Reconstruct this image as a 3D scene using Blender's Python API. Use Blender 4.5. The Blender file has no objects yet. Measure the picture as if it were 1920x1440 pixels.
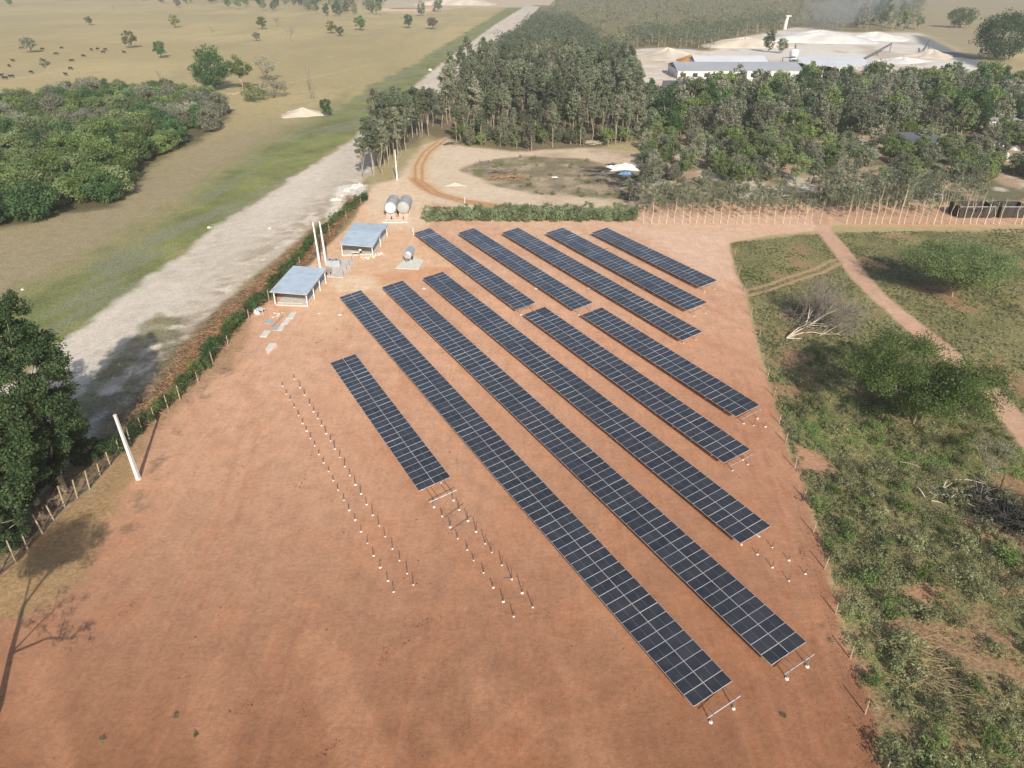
import bpy, math, random
import numpy as np
from mathutils import Vector, Matrix
rnd = random.Random(7)
S = bpy.context.scene
COL = S.collection
# ------------------------------------------------------------------ camera, sky, sun
CAMH, F, PITCH = 50.3, 1331.0, math.radians(30.493)
cam = bpy.data.cameras.new("camera"); cam_o = bpy.data.objects.new("camera", cam); COL.objects.link(cam_o)
cam_o.location = (0, 0, CAMH); cam_o.rotation_euler = (math.pi / 2 - PITCH, 0, 0)
cam.sensor_fit = 'HORIZONTAL'; cam.sensor_width = 36; cam.lens = F / 1920 * 36
cam.clip_start = 0.5; cam.clip_end = 6000
S.camera = cam_o
S.render.resolution_x, S.render.resolution_y = 1024, 768
SUN_EL = math.radians(31)
SHD = Vector((-0.225, 0.974, 0)).normalized()            # where shadows fall on the ground
sunv = Vector((-SHD.x * math.cos(SUN_EL), -SHD.y * math.cos(SUN_EL), math.sin(SUN_EL)))
w = bpy.data.worlds.new("World"); S.world = w; w.use_nodes = True
nt = w.node_tree; nt.nodes.clear()
sky = nt.nodes.new('ShaderNodeTexSky'); sky.sky_type = 'NISHITA'; sky.sun_disc = False
sky.sun_elevation = SUN_EL; sky.sun_rotation = math.atan2(sunv.x, sunv.y); sky.dust_density = 2.0
bg = nt.nodes.new('ShaderNodeBackground'); bg.inputs[1].default_value = 0.12
wo = nt.nodes.new('ShaderNodeOutputWorld')
nt.links.new(sky.outputs[0], bg.inputs[0]); nt.links.new(bg.outputs[0], wo.inputs[0])
sun = bpy.data.lights.new("sun", 'SUN'); sun.energy = 4.7; sun.angle = math.radians(0.6); sun.color = (1.0, 0.93, 0.82)
sun_o = bpy.data.objects.new("sun", sun); COL.objects.link(sun_o)
sun_o.rotation_euler = sunv.to_track_quat('Z', 'Y').to_euler()
S.view_settings.view_transform = 'Standard'; S.view_settings.look = 'None'; S.view_settings.gamma = 1
S.view_settings.exposure = 0.11
S.render.engine = 'CYCLES'
S.cycles.max_bounces = 5; S.cycles.diffuse_bounces = 2; S.cycles.glossy_bounces = 2
S.cycles.transmission_bounces = 2; S.cycles.transparent_max_bounces = 4; S.cycles.volume_bounces = 0

# ------------------------------------------------------------------ measuring helpers
cp, sp = math.cos(PITCH), math.sin(PITCH)
def G(px, py, z=0.0):
    """ground point (at height z) seen at photo pixel px, py"""
    dx = px - 960; dy = -(py - 720)
    d = Vector((dx, F * cp + dy * sp, -F * sp + dy * cp))
    t = (z - CAMH) / d.z
    return Vector((d.x * t, d.y * t, z))
def H(px, py, ty):
    """height of an upright thing standing at px,py whose top is at row ty"""
    b = G(px, py); dy = -(ty - 720)
    return CAMH + (-F * sp + dy * cp) * b.y / (F * cp + dy * sp)
def lin(c):
    return tuple((v / 255 / 12.92) if v / 255 <= 0.04045 else ((v / 255 + 0.055) / 1.055) ** 2.4 for v in c)
KX = 1.0
def A(r, g, b):
    return np.array(lin((r, g, b))) / KX
def A4(r, g, b):
    return tuple(min(0.9, float(v)) for v in A(r, g, b)) + (1,)

def hash2(ix, iy, seed):
    n = (ix.astype(np.int64) * 374761393 + iy.astype(np.int64) * 668265263 + seed * 1274126177) & 0xffffffff
    n = ((n ^ (n >> 13)) * 1274126177) & 0xffffffff
    n = n ^ (n >> 16)
    return (n & 0xffff) / 65535.0
def vnoise(x, y, seed=0):
    ix, iy = np.floor(x), np.floor(y); fx, fy = x - ix, y - iy
    fx = fx * fx * (3 - 2 * fx); fy = fy * fy * (3 - 2 * fy)
    a = hash2(ix, iy, seed); b = hash2(ix + 1, iy, seed); c = hash2(ix, iy + 1, seed); d = hash2(ix + 1, iy + 1, seed)
    return (a * (1 - fx) + b * fx) * (1 - fy) + (c * (1 - fx) + d * fx) * fy
def fbm(x, y, s, seed=0, octv=4):
    t = 0; a = 0.5; k = 1.0 / s; n = 0
    for o in range(octv):
        t = t + a * vnoise(x * k + 13.7 * o, y * k - 7.3 * o, seed + o); n += a; a *= 0.5; k *= 2.03
    return t / n                                                # 0..1
def polydist(X, Y, P):
    """signed distance, negative inside"""
    d2 = np.full(X.shape, 1e18); ins = np.zeros(X.shape, bool); n = len(P)
    for i in range(n):
        x0, y0 = P[i]; x1, y1 = P[(i + 1) % n]
        ex, ey = x1 - x0, y1 - y0; wx, wy = X - x0, Y - y0
        t = np.clip((wx * ex + wy * ey) / (ex * ex + ey * ey + 1e-9), 0, 1)
        d2 = np.minimum(d2, (wx - ex * t) ** 2 + (wy - ey * t) ** 2)
        c = ((y0 <= Y) & (y1 > Y)) | ((y1 <= Y) & (y0 > Y))
        ins ^= c & (X < x0 + (Y - y0) / (ey if abs(ey) > 1e-9 else 1e-9) * ex)
    d = np.sqrt(d2)
    return np.where(ins, -d, d)
def linedist(X, Y, P):
    d2 = np.full(X.shape, 1e18)
    for i in range(len(P) - 1):
        x0, y0 = P[i]; x1, y1 = P[i + 1]; ex, ey = x1 - x0, y1 - y0; wx, wy = X - x0, Y - y0
        t = np.clip((wx * ex + wy * ey) / (ex * ex + ey * ey + 1e-9), 0, 1)
        d2 = np.minimum(d2, (wx - ex * t) ** 2 + (wy - ey * t) ** 2)
    return np.sqrt(d2)
def PX(*pts):
    return [tuple(G(*p)[:2]) for p in pts]
def inside(P, x, y):
    return float(polydist(np.array([x]), np.array([y]), P)[0])
def sstep(d, soft):
    t = np.clip(0.5 - d / (2 * soft), 0, 1)
    return t * t * (3 - 2 * t)

# ------------------------------------------------------------------ materials
def new_mat(name):
    m = bpy.data.materials.new(name); m.use_nodes = True
    n = m.node_tree; b = n.nodes['Principled BSDF']
    return m, n, b
def mat(name, col, rough=0.8, metal=0.0, var=0.25, scale=3.0, bump=0.0, spec=0.3, dirt=None, dirt_amt=0.0, dirt_scale=0.8):
    m, n, b = new_mat(name); L = n.links
    tc = n.nodes.new('ShaderNodeTexCoord'); no = n.nodes.new('ShaderNodeTexNoise')
    no.inputs['Scale'].default_value = scale; no.inputs['Detail'].default_value = 5
    L.new(tc.outputs['Object'], no.inputs['Vector'])
    mr = n.nodes.new('ShaderNodeMapRange'); L.new(no.outputs['Fac'], mr.inputs[0])
    mr.inputs[1].default_value = 0.3; mr.inputs[2].default_value = 0.7
    mr.inputs[3].default_value = 1 - var; mr.inputs[4].default_value = 1 + var
    mx = n.nodes.new('ShaderNodeMix'); mx.data_type = 'RGBA'; mx.blend_type = 'MULTIPLY'; mx.inputs[0].default_value = 1
    mx.inputs['A'].default_value = tuple(col[:3]) + (1,)
    L.new(mr.outputs[0], mx.inputs['B'])
    out = mx.outputs['Result']
    if dirt is not None:
        n2 = n.nodes.new('ShaderNodeTexNoise'); n2.inputs['Scale'].default_value = dirt_scale; n2.inputs['Detail'].default_value = 6
        L.new(tc.outputs['Object'], n2.inputs['Vector'])
        m2 = n.nodes.new('ShaderNodeMapRange'); L.new(n2.outputs['Fac'], m2.inputs[0])
        m2.inputs[1].default_value = 0.45; m2.inputs[2].default_value = 0.7; m2.inputs[4].default_value = dirt_amt
        m3 = n.nodes.new('ShaderNodeMix'); m3.data_type = 'RGBA'; m3.inputs['B'].default_value = tuple(dirt[:3]) + (1,)
        L.new(out, m3.inputs['A']); L.new(m2.outputs[0], m3.inputs[0]); out = m3.outputs['Result']
    L.new(out, b.inputs['Base Color'])
    b.inputs['Roughness'].default_value = rough; b.inputs['Metallic'].default_value = metal
    b.inputs['Specular IOR Level'].default_value = spec
    if bump > 0:
        bp = n.nodes.new('ShaderNodeBump'); bp.inputs['Strength'].default_value = bump; bp.inputs['Distance'].default_value = 0.05
        L.new(no.outputs['Fac'], bp.inputs['Height']); L.new(bp.outputs[0], b.inputs['Normal'])
    return m
def leafmat(name, c1, c2, c3=None, clump=0.5, objvar=0.35, trans=0.45):
    c1, c2 = [tuple(min(.5, v * 1.5) for v in c) for c in (c1, c2)]; c3 = tuple(min(.5, v * 1.5) for v in c3) if c3 else None
    """c1..c2 per leaf, drifting in clumps and from tree to tree"""
    m, n, b = new_mat(name); L = n.links
    geo = n.nodes.new('ShaderNodeNewGeometry'); oi = n.nodes.new('ShaderNodeObjectInfo'); tc = n.nodes.new('ShaderNodeTexCoord')
    no = n.nodes.new('ShaderNodeTexNoise'); no.inputs['Scale'].default_value = clump; no.inputs['Detail'].default_value = 2
    L.new(tc.outputs['Object'], no.inputs['Vector'])
    ad = n.nodes.new('ShaderNodeMath'); ad.operation = 'MULTIPLY_ADD'; ad.inputs[1].default_value = 0.55
    L.new(geo.outputs['Random Per Island'], ad.inputs[0])
    mr = n.nodes.new('ShaderNodeMapRange'); mr.inputs[1].default_value = 0.35; mr.inputs[2].default_value = 0.65
    mr.inputs[3].default_value = 0; mr.inputs[4].default_value = 0.45
    L.new(no.outputs['Fac'], mr.inputs[0]); L.new(mr.outputs[0], ad.inputs[2])
    mx = n.nodes.new('ShaderNodeMix'); mx.data_type = 'RGBA'
    mx.inputs['A'].default_value = tuple(c1) + (1,); mx.inputs['B'].default_value = tuple(c2) + (1,)
    L.new(ad.outputs[0], mx.inputs[0]); out = mx.outputs['Result']
    if c3 is not None:
        m2 = n.nodes.new('ShaderNodeMix'); m2.data_type = 'RGBA'; m2.inputs['B'].default_value = tuple(c3) + (1,)
        r2 = n.nodes.new('ShaderNodeMapRange'); r2.inputs[1].default_value = 0.35; r2.inputs[2].default_value = 1; r2.inputs[4].default_value = 0.9
        L.new(oi.outputs['Random'], r2.inputs[0]); L.new(r2.outputs[0], m2.inputs[0]); L.new(out, m2.inputs['A']); out = m2.outputs['Result']
    hs = n.nodes.new('ShaderNodeHueSaturation')
    r3 = n.nodes.new('ShaderNodeMapRange'); r3.inputs[3].default_value = 1 - objvar; r3.inputs[4].default_value = 1 + objvar
    w1 = n.nodes.new('ShaderNodeMath'); w1.operation = 'FRACT'
    w2 = n.nodes.new('ShaderNodeMath'); w2.operation = 'MULTIPLY'; w2.inputs[1].default_value = 7.31
    L.new(oi.outputs['Random'], w2.inputs[0]); L.new(w2.outputs[0], w1.inputs[0]); L.new(w1.outputs[0], r3.inputs[0])
    L.new(r3.outputs[0], hs.inputs['Value']); L.new(out, hs.inputs['Color'])
    L.new(hs.outputs[0], b.inputs['Base Color'])
    b.inputs['Roughness'].default_value = 0.6; b.inputs['Specular IOR Level'].default_value = 0.25
    tr = n.nodes.new('ShaderNodeBsdfTranslucent'); L.new(hs.outputs[0], tr.inputs['Color'])
    ms = n.nodes.new('ShaderNodeMixShader'); ms.inputs[0].default_value = trans
    L.new(b.outputs[0], ms.inputs[1]); L.new(tr.outputs[0], ms.inputs[2])
    L.new(ms.outputs[0], n.nodes['Material Output'].inputs['Surface'])
    return m

LF_EUC = leafmat('eucalyptus_leaf', (0.08, 0.105, 0.06), (0.19, 0.215, 0.135), (0.22, 0.22, 0.16))
LF_DARK = leafmat('dark_leaf', (0.035, 0.075, 0.028), (0.10, 0.17, 0.065))
LF_BRIGHT = leafmat('bright_leaf', (0.07, 0.115, 0.032), (0.17, 0.225, 0.075))
LF_BROAD = leafmat('thicket_leaf', (0.085, 0.13, 0.04), (0.21, 0.265, 0.095), (0.17, 0.20, 0.10))
LF_GREY = leafmat('grey_leaf', (0.12, 0.135, 0.09), (0.27, 0.27, 0.19), (0.25, 0.235, 0.18))
LF_YEL = leafmat('yellowish_leaf', (0.14, 0.15, 0.05), (0.27, 0.26, 0.11))
LF_SCRUB = leafmat('scrub_leaf', (0.12, 0.135, 0.06), (0.30, 0.30, 0.165), None, clump=0.12)
LF_HEDGE = leafmat('hedge_leaf', (0.025, 0.055, 0.018), (0.085, 0.13, 0.045))
LF_CANE = leafmat('cane_leaf', (0.10, 0.14, 0.065), (0.24, 0.28, 0.16))
LF_WOOD = leafmat('far_wood_leaf', (0.09, 0.115, 0.06), (0.23, 0.22, 0.13), clump=0.02)
LF_PLANT = leafmat('young_leaf', (0.10, 0.125, 0.075), (0.21, 0.22, 0.15))
DRY = mat('dry_stalk', A(168, 132, 98), 0.9, var=0.5, scale=1.5)
TWIG = mat('bare_twig', (0.22, 0.19, 0.16), 0.9, var=0.3)
TWIGB = mat('bleached_branch', (0.52, 0.45, 0.35), 0.9, var=0.25)
BARK = mat('pale_bark', (0.36, 0.30, 0.22), 0.9, var=0.35, scale=1.2)
BARKD = mat('dark_bark', (0.14, 0.11, 0.085), 0.9, var=0.35, scale=1.2)
WOODP = mat('weathered_post_wood', (0.40, 0.31, 0.22), 0.9, var=0.35, scale=4)
WHITE = mat('white_paint', (0.75, 0.73, 0.69), 0.7, var=0.06)
CONC = mat('concrete', (0.60, 0.565, 0.51), 0.9, var=0.12, scale=1.5, bump=0.2, dirt=A(195, 140, 110), dirt_amt=0.4)
CONCW = mat('pale_concrete', (0.68, 0.64, 0.57), 0.85, var=0.1, scale=2.0)
FOOT = mat('fresh_concrete', (0.72, 0.66, 0.60), 0.9, var=0.15, scale=5)
STEEL = mat('galvanised_steel', (0.45, 0.46, 0.48), 0.45, metal=0.7, var=0.15)
STEELR = mat('dusty_steel', (0.16, 0.13, 0.11), 0.6, metal=0.3, var=0.2)
ROOFB = mat('blue_grey_sheet', (0.55, 0.65, 0.74), 0.4, metal=0.15, var=0.08, scale=0.6, dirt=A(168, 160, 150), dirt_amt=0.45, dirt_scale=.5)
ROOFW = mat('pale_sheet_roof', (0.66, 0.67, 0.69), 0.5, metal=0.1, var=0.08, scale=0.1)
ROOFG = mat('grey_sheet_roof', (0.40, 0.41, 0.43), 0.55, metal=0.1, var=0.1, scale=0.1)
ROOFD = mat('dark_sheet_roof', (0.13, 0.135, 0.14), 0.7, var=0.15, scale=0.1)
DARKM = mat('dark_interior', (0.05, 0.045, 0.04), 0.9, var=0.3)
TANKG = mat('grey_tank_shell', (0.36, 0.375, 0.37), 0.55, var=0.15, scale=1, dirt=A(190, 160, 130), dirt_amt=0.3)
TANKW = mat('white_tank_end', (0.76, 0.74, 0.70), 0.6, var=0.1, scale=2)
SILV = mat('silver_sheet', (0.62, 0.66, 0.72), 0.3, metal=0.6, var=0.1)
BRICK = mat('pinkish_brick', (0.52, 0.38, 0.31), 0.9, var=0.2, scale=6)
RED = mat('red_paint', (0.45, 0.06, 0.04), 0.7)
SAND = mat('pale_sand', A(212, 209, 203), 0.95, var=0.12, scale=0.15, bump=0.3)
SANDP = mat('pinkish_sand', A(204, 190, 172), 0.95, var=0.15, scale=0.12, bump=0.3)
SANDO = mat('orange_sand', A(175, 130, 80), 0.95, var=0.2, scale=0.15, bump=0.3)
COWM = mat('black_hide', (0.02, 0.017, 0.015), 0.7)
TARP = mat('white_tarpaulin', (0.78, 0.78, 0.77), 0.5, var=0.1, scale=1.5)
TARPB = mat('blue_tarpaulin', (0.10, 0.25, 0.45), 0.5, var=0.2, scale=1.5)
CHAR = mat('charred_wood', (0.035, 0.033, 0.032), 0.9, var=0.6, scale=2)
ASH = mat('burnt_rubbish', (0.09, 0.085, 0.08), 0.95, var=0.9, scale=1.2)
ROCK = mat('white_rock', (0.62, 0.59, 0.53), 0.95, var=0.25, scale=0.5, bump=0.3)
EARTHM = mat('earth_heap', A(190, 150, 118), 0.95, var=0.2, scale=0.4, bump=0.3)
PLASTIC = mat('grey_plastic', (0.42, 0.45, 0.47), 0.5, var=0.08)
FRAMEM = mat('aluminium_frame', (0.72, 0.72, 0.72), 0.4, metal=0.3, var=0.03)
def glass_mat():
    m, n, b = new_mat('solar_glass'); L = n.links
    oi = n.nodes.new('ShaderNodeObjectInfo')
    cr = n.nodes.new('ShaderNodeMix'); cr.data_type = 'RGBA'
    cr.inputs['A'].default_value = (0.014, 0.016, 0.021, 1); cr.inputs['B'].default_value = (0.032, 0.035, 0.043, 1)
    L.new(oi.outputs['Random'], cr.inputs[0])
    tc = n.nodes.new('ShaderNodeTexCoord'); no = n.nodes.new('ShaderNodeTexNoise'); no.inputs['Scale'].default_value = 0.9; no.inputs['Detail'].default_value = 4
    L.new(tc.outputs['Object'], no.inputs['Vector'])
    mx = n.nodes.new('ShaderNodeMix'); mx.data_type = 'RGBA'; mx.inputs['B'].default_value = (0.07, 0.062, 0.06, 1)
    mr = n.nodes.new('ShaderNodeMapRange'); mr.inputs[1].default_value = 0.3; mr.inputs[2].default_value = 0.75; mr.inputs[4].default_value = 0.6
    L.new(no.outputs['Fac'], mr.inputs[0]); L.new(mr.outputs[0], mx.inputs[0]); L.new(cr.outputs['Result'], mx.inputs['A'])
    L.new(mx.outputs['Result'], b.inputs['Base Color'])
    b.inputs['Roughness'].default_value = 0.3; b.inputs['Specular IOR Level'].default_value = 0.6; b.inputs['Coat Weight'].default_value = 0.8; b.inputs['Coat Roughness'].default_value = 0.12; b.inputs['Coat IOR'].default_value = 1.6
    return m
GLASS = glass_mat()
BUS = mat('cell_gap_line', (0.16, 0.18, 0.21), 0.4, var=0.05)

# ------------------------------------------------------------------ mesh helpers
class MB:
    def __init__(s): s.v = []; s.f = []; s.m = []
    def add(s, vs, fs, mi=0):
        o = len(s.v); s.v += [tuple(v) for v in vs]
        for f in fs: s.f.append(tuple(i + o for i in f)); s.m.append(mi)
    def hexa(s, p, mi=0):            # 8 corners: bottom 4 ccw, top 4 ccw
        s.add(p, [(3, 2, 1, 0), (4, 5, 6, 7), (0, 1, 5, 4), (1, 2, 6, 5), (2, 3, 7, 6), (3, 0, 4, 7)], mi)
    def box(s, c, sz, rz=0.0, mi=0):
        cx, cy, cz = c; x, y, z = sz[0] / 2, sz[1] / 2, sz[2] / 2; ca, sa = math.cos(rz), math.sin(rz)
        P = []
        for k in (-z, z):
            for a, b in ((-x, -y), (x, -y), (x, y), (-x, y)):
                P.append((cx + a * ca - b * sa, cy + a * sa + b * ca, cz + k))
        s.hexa(P, mi)
    def slab(s, quad, th, mi=0):     # quad of 4 top points ccw from above, thickness down
        q = [Vector(p) for p in quad]
        s.hexa([p - Vector((0, 0, th)) for p in q] + q, mi)
    def tube(s, pts, rad, n=6, mi=0, cap=True):
        pts = [Vector(p) for p in pts]
        if not hasattr(rad, '__len__'): rad = [rad] * len(pts)
        vs = []; up = Vector((0, 0, 1))
        for i, p in enumerate(pts):
            t = (pts[min(i + 1, len(pts) - 1)] - pts[max(i - 1, 0)])
            t = t.normalized() if t.length > 1e-9 else Vector((0, 0, 1))
            r = up if abs(t.z) < 0.9 else Vector((1, 0, 0))
            a = t.cross(r).normalized(); b = t.cross(a).normalized()
            for k in range(n):
                an = 2 * math.pi * k / n
                vs.append(p + (a * math.cos(an) + b * math.sin(an)) * rad[i])
        fs = []
        for i in range(len(pts) - 1):
            for k in range(n):
                fs.append((i * n + k, i * n + (k + 1) % n, (i + 1) * n + (k + 1) % n, (i + 1) * n + k))
        if cap:
            fs.append(tuple(range(n))[::-1]); fs.append(tuple(range((len(pts) - 1) * n, len(pts) * n)))
        s.add(vs, fs, mi)
    def build(s, name, mats, parent=None, smooth=False, origin=None):
        me = bpy.data.meshes.new(name)
        o = Vector(origin) if origin is not None else (Vector(parent.location) if parent else Vector((0, 0, 0)))
        if parent is not None and parent.parent is not None and origin is None:
            o = Vector(parent.parent.location)
        me.from_pydata([tuple(Vector(v) - o) for v in s.v], [], s.f)
        for m in (mats if isinstance(mats, (list, tuple)) else [mats]): me.materials.append(m)
        if any(s.m): me.polygons.foreach_set('material_index', s.m)
        if smooth: me.polygons.foreach_set('use_smooth', [True] * len(me.polygons))
        me.update()
        ob = bpy.data.objects.new(name, me); COL.objects.link(ob)
        if parent: ob.parent = parent
        else: ob.location = o
        return ob
def tag(o, label=None, cat=None, group=None, kind=None):
    if label: o['label'] = label
    if cat: o['category'] = cat
    if group: o['group'] = group
    if kind: o['kind'] = kind
    return o
def thing(name, label, cat, loc=(0, 0, 0), rz=0.0, group=None):
    o = bpy.data.objects.new(name, None); COL.objects.link(o)
    o.empty_display_size = 0.3
    o.location = loc; o.rotation_euler = (0, 0, rz)
    return tag(o, label, cat, group)
def dup(root, loc, rz=0.0, sc=1.0, label=None, group=None):
    r = root.copy(); COL.objects.link(r); r.location = loc; r.rotation_euler = (0, 0, rz)
    r.scale = (sc, sc, sc) if not hasattr(sc, '__len__') else sc
    if label: r['label'] = label
    if group: r['group'] = group
    for ch in KIDS.get(root.name, []):
        c = ch.copy(); COL.objects.link(c); c.parent = r
    return r
KIDS = {}
def npmesh(name, V, Fc, mats, parent=None, mi=None):
    me = bpy.data.meshes.new(name); nf, k = Fc.shape
    me.vertices.add(len(V)); me.vertices.foreach_set('co', V.astype(np.float32).ravel())
    me.loops.add(nf * k); me.loops.foreach_set('vertex_index', Fc.astype(np.int32).ravel())
    me.polygons.add(nf); me.polygons.foreach_set('loop_start', np.arange(0, nf * k, k, dtype=np.int32))
    for m in (mats if isinstance(mats, (list, tuple)) else [mats]): me.materials.append(m)
    if mi is not None: me.polygons.foreach_set('material_index', mi.astype(np.int32))
    me.update(calc_edges=True)
    ob = bpy.data.objects.new(name, me); COL.objects.link(ob)
    if parent: ob.parent = parent
    return ob
def leaf_quads(C, outward, size, rs, aspect=0.6, up=0.8, chaos=0.8):
    n = len(C)
    N = outward * 0.7 + np.array([0, 0, up]) + rs.normal(size=(n, 3)) * chaos
    N /= np.linalg.norm(N, axis=1)[:, None] + 1e-9
    T = np.cross(N, rs.normal(size=(n, 3))); T /= np.linalg.norm(T, axis=1)[:, None] + 1e-9
    B = np.cross(N, T)
    s = (size * rs.uniform(0.55, 1.35, n))[:, None]
    a = T * s * 0.5; b = B * s * 0.5 * aspect
    V = np.stack([C - a, C + b * 0.9 - a * 0.1, C + a, C - b * 0.9 + a * 0.1], 1)  # pointed leaf spray
    V = V.reshape(-1, 3); Fc = np.arange(4 * n).reshape(n, 4)
    return V, Fc
def clusters(cl, rad, nleaf, rs, flat=0.75):
    """leaf centres around cluster centres"""
    cl = np.array(cl); rad = np.array(rad); idx = np.repeat(np.arange(len(cl)), nleaf)
    d = rs.normal(size=(len(idx), 3)); d /= np.linalg.norm(d, axis=1)[:, None]
    r = rs.uniform(0.15, 1, len(idx)) ** 0.5
    o = d * r[:, None]; o[:, 2] *= flat
    return cl[idx] + o * rad[idx][:, None], d

def make_tree(seed, name, label, cat, leafm, barkm, Ht, R, base, ncl, nleaf, leaf, trunk_r, shape='ell', lean=0.0,
              limbs=10, cr=0.33, ztop=1.0, flat=0.75, stems=1, gap=0.0, spread=None):
    """a tapered trunk with limbs and a crown of leaf clumps; base = height where the crown begins (fraction)"""
    rs = np.random.RandomState(seed)
    root = thing(name, label, cat)
    tm = MB(); zc = (Ht * ztop + Ht * base) / 2; hz = (Ht * ztop - Ht * base) / 2
    la = rs.uniform(0, 6.28); tips = []
    for st in range(stems):
        a = rs.uniform(0, 6.28); off = 0 if stems == 1 else R * 0.35
        pts = []
        hh = Ht * (0.88 if shape != 'flat' else 0.75) * (1 if st == 0 else rs.uniform(0.7, 0.95))
        for i in range(6):
            t = i / 5
            pts.append((math.cos(a) * off * t * 1.6 + lean * t * Ht * math.cos(la) + rs.normal() * 0.015 * Ht * (t > 0),
                        math.sin(a) * off * t * 1.6 + lean * t * Ht * math.sin(la) + rs.normal() * 0.015 * Ht * (t > 0), t * hh))
        tm.tube(pts, [trunk_r * (1 - 0.82 * i / 5) * (1.25 if i == 0 else 1) for i in range(6)], 6)
        tips.append(pts)
    cen = []; rr = []; tries = 0
    while len(cen) < ncl and tries < ncl * 30:
        tries += 1
        d = rs.normal(size=3); d /= np.linalg.norm(d); r = rs.uniform(0.25, 1) ** 0.45
        p = d * r
        if shape == 'cone': k = 1 - 0.55 * (p[2] + 1) / 2
        elif shape == 'flat': k = 0.8 + 0.4 * (p[2] > 0)
        elif shape == 'dome': k = 1.0 if p[2] < 0 else 1.0
        else: k = 1.0
        t = (p[2] + 1) / 2
        q = np.array([p[0] * R * k + lean * Ht * math.cos(la) * (base + t * (1 - base)), p[1] * R * k + lean * Ht * math.sin(la) * (base + t * (1 - base)), zc + p[2] * hz])
        if gap > 0 and vnoise(np.array([q[0] / R * 2.3 + seed]), np.array([q[2] / hz * 1.8 + q[1] / R * 1.7]), seed)[0] < gap: continue
        cen.append(q); rr.append(R * cr * rs.uniform(0.65, 1.3))
    for j in range(min(limbs, len(cen))):
        c = Vector(cen[j]); tp = tips[j % stems]
        k = min(4, max(1, int(5 * rs.uniform(0.35, 0.85)))); s0 = Vector(tp[k])
        if s0.z > c.z: s0 = Vector(tp[max(1, k - 1)])
        mid = s0.lerp(c, 0.5) + Vector((0, 0, -0.04 * Ht))
        r0 = trunk_r * (1 - 0.82 * k / 5) * 0.6
        tm.tube([s0, mid, c], [r0, r0 * 0.6, r0 * 0.2], 4, cap=False)
    V, D = clusters(cen, rr, nleaf, rs, flat)
    lv, lf = leaf_quads(V, D, leaf, rs)
    tr = tm.build('trunk', barkm, root)
    crn = npmesh('crown', lv, lf, leafm, root)
    KIDS[root.name] = [tr, crn]
    return root
def branch_tree(seed, name, label, cat, m, Ht, r0, depth=5, spread=0.55, kids=3, up=0.15, dirv=(0, 0, 1), twig=0.6, minr=0.012, nseg=3, parent=None, origin=(0, 0, 0)):
    """a bare tree, all branches"""
    rs = random.Random(seed); mb = MB()
    def grow(p, d, L, r, k):
        pts = [p]; q = p.copy(); dd = d.copy()
        for i in range(nseg):
            dd = (dd + Vector((rs.gauss(0, 0.13), rs.gauss(0, 0.13), rs.gauss(0, 0.09) + up * 0.15))).normalized()
            q = q + dd * (L / nseg); pts.append(q.copy())
        rads = [max(minr, r * (1 - 0.4 * i / nseg)) for i in range(nseg + 1)]
        mb.tube(pts, rads, 5 if k > 2 else 3, cap=False)
        if k <= 0: return
        for j in range(kids + (1 if rs.random() < 0.4 else 0)):
            a = Vector((rs.gauss(0, 1), rs.gauss(0, 1), rs.gauss(0, 1)))
            a = (a - dd * a.dot(dd)).normalized()
            nd = (dd + a * spread * rs.uniform(0.6, 1.4) + Vector((0, 0, up))).normalized()
            s = pts[-1] if j < 2 else pts[rs.randint(1, nseg)]
            grow(s.copy(), nd, L * rs.uniform(0.6, 0.85), r * 0.6, k - 1)
    grow(Vector(origin), Vector(dirv).normalized(), Ht * 0.33, r0, depth)
    if parent: return mb.build('branch', m, parent, origin=(0, 0, 0))
    return mb

def curve_pts(P, step):
    """points every step metres along a polyline"""
    out = []; P = [Vector((p[0], p[1], 0)) for p in P]; carry = 0.0
    for i in range(len(P) - 1):
        L = (P[i + 1] - P[i]).length; t = carry
        while t < L:
            out.append(P[i].lerp(P[i + 1], t / L)); t += step
        carry = t - L
    return out

# ------------------------------------------------------------------ the ground: one sheet, and sheets for lot, roads and tracks on it
def axis(lo, hi, f0, f1, s, g):
    a = list(np.arange(f0, f1, s)); st = s; x = f1
    while x < hi: a.append(x); st *= g; x += st
    a.append(hi); st = s; x = f0
    while x > lo: st *= g; x -= st; a.insert(0, max(x, lo))
    return np.unique(np.array(a))
gx = axis(-1500, 1500, -78, 92, 0.40, 1.022); gy = axis(5, 3200, 22, 190, 0.42, 1.012)
GX, GY = np.meshgrid(gx, gy); X = GX.ravel(); Y = GY.ravel()
# outlines of the zones, read off the photograph's ground plane
LOT = PX((-60, 1120), (30, 1062), (72, 1010), (168, 925), (215, 862), (262, 815), (330, 745), (400, 680), (440, 612), (520, 556), (600, 480), (668, 405), (700, 352), (770, 330), (800, 375), (900, 398), (1200, 400), (1560, 405),
         (1560, 430), (1450, 440), (1366, 455), (1378, 505), (1400, 560), (1412, 610), (1436, 700), (1448, 760), (1474, 830), (1500, 900), (1530, 985), (1556, 1080), (1580, 1170), (1612, 1270), (1632, 1360), (1652, 1440), (1700, 1700), (-400, 1700))
STRIP = PX((-150, 860), (125, 640), (290, 520), (400, 432), (500, 368), (600, 302), (668, 258), (740, 196), (830, 118), (930, 46), (985, 12), (1012, 12), (965, 60), (900, 110), (800, 190), (720, 262), (690, 330), (640, 375), (560, 450), (460, 530), (330, 660), (150, 850), (40, 960), (-150, 1100))
VERGE = PX((690, 335), (640, 375), (560, 450), (460, 530), (330, 660), (150, 850), (40, 960), (-150, 1110), (-100, 1150), (60, 1020), (200, 880), (330, 755), (430, 640), (520, 560), (600, 480), (690, 375))
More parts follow.
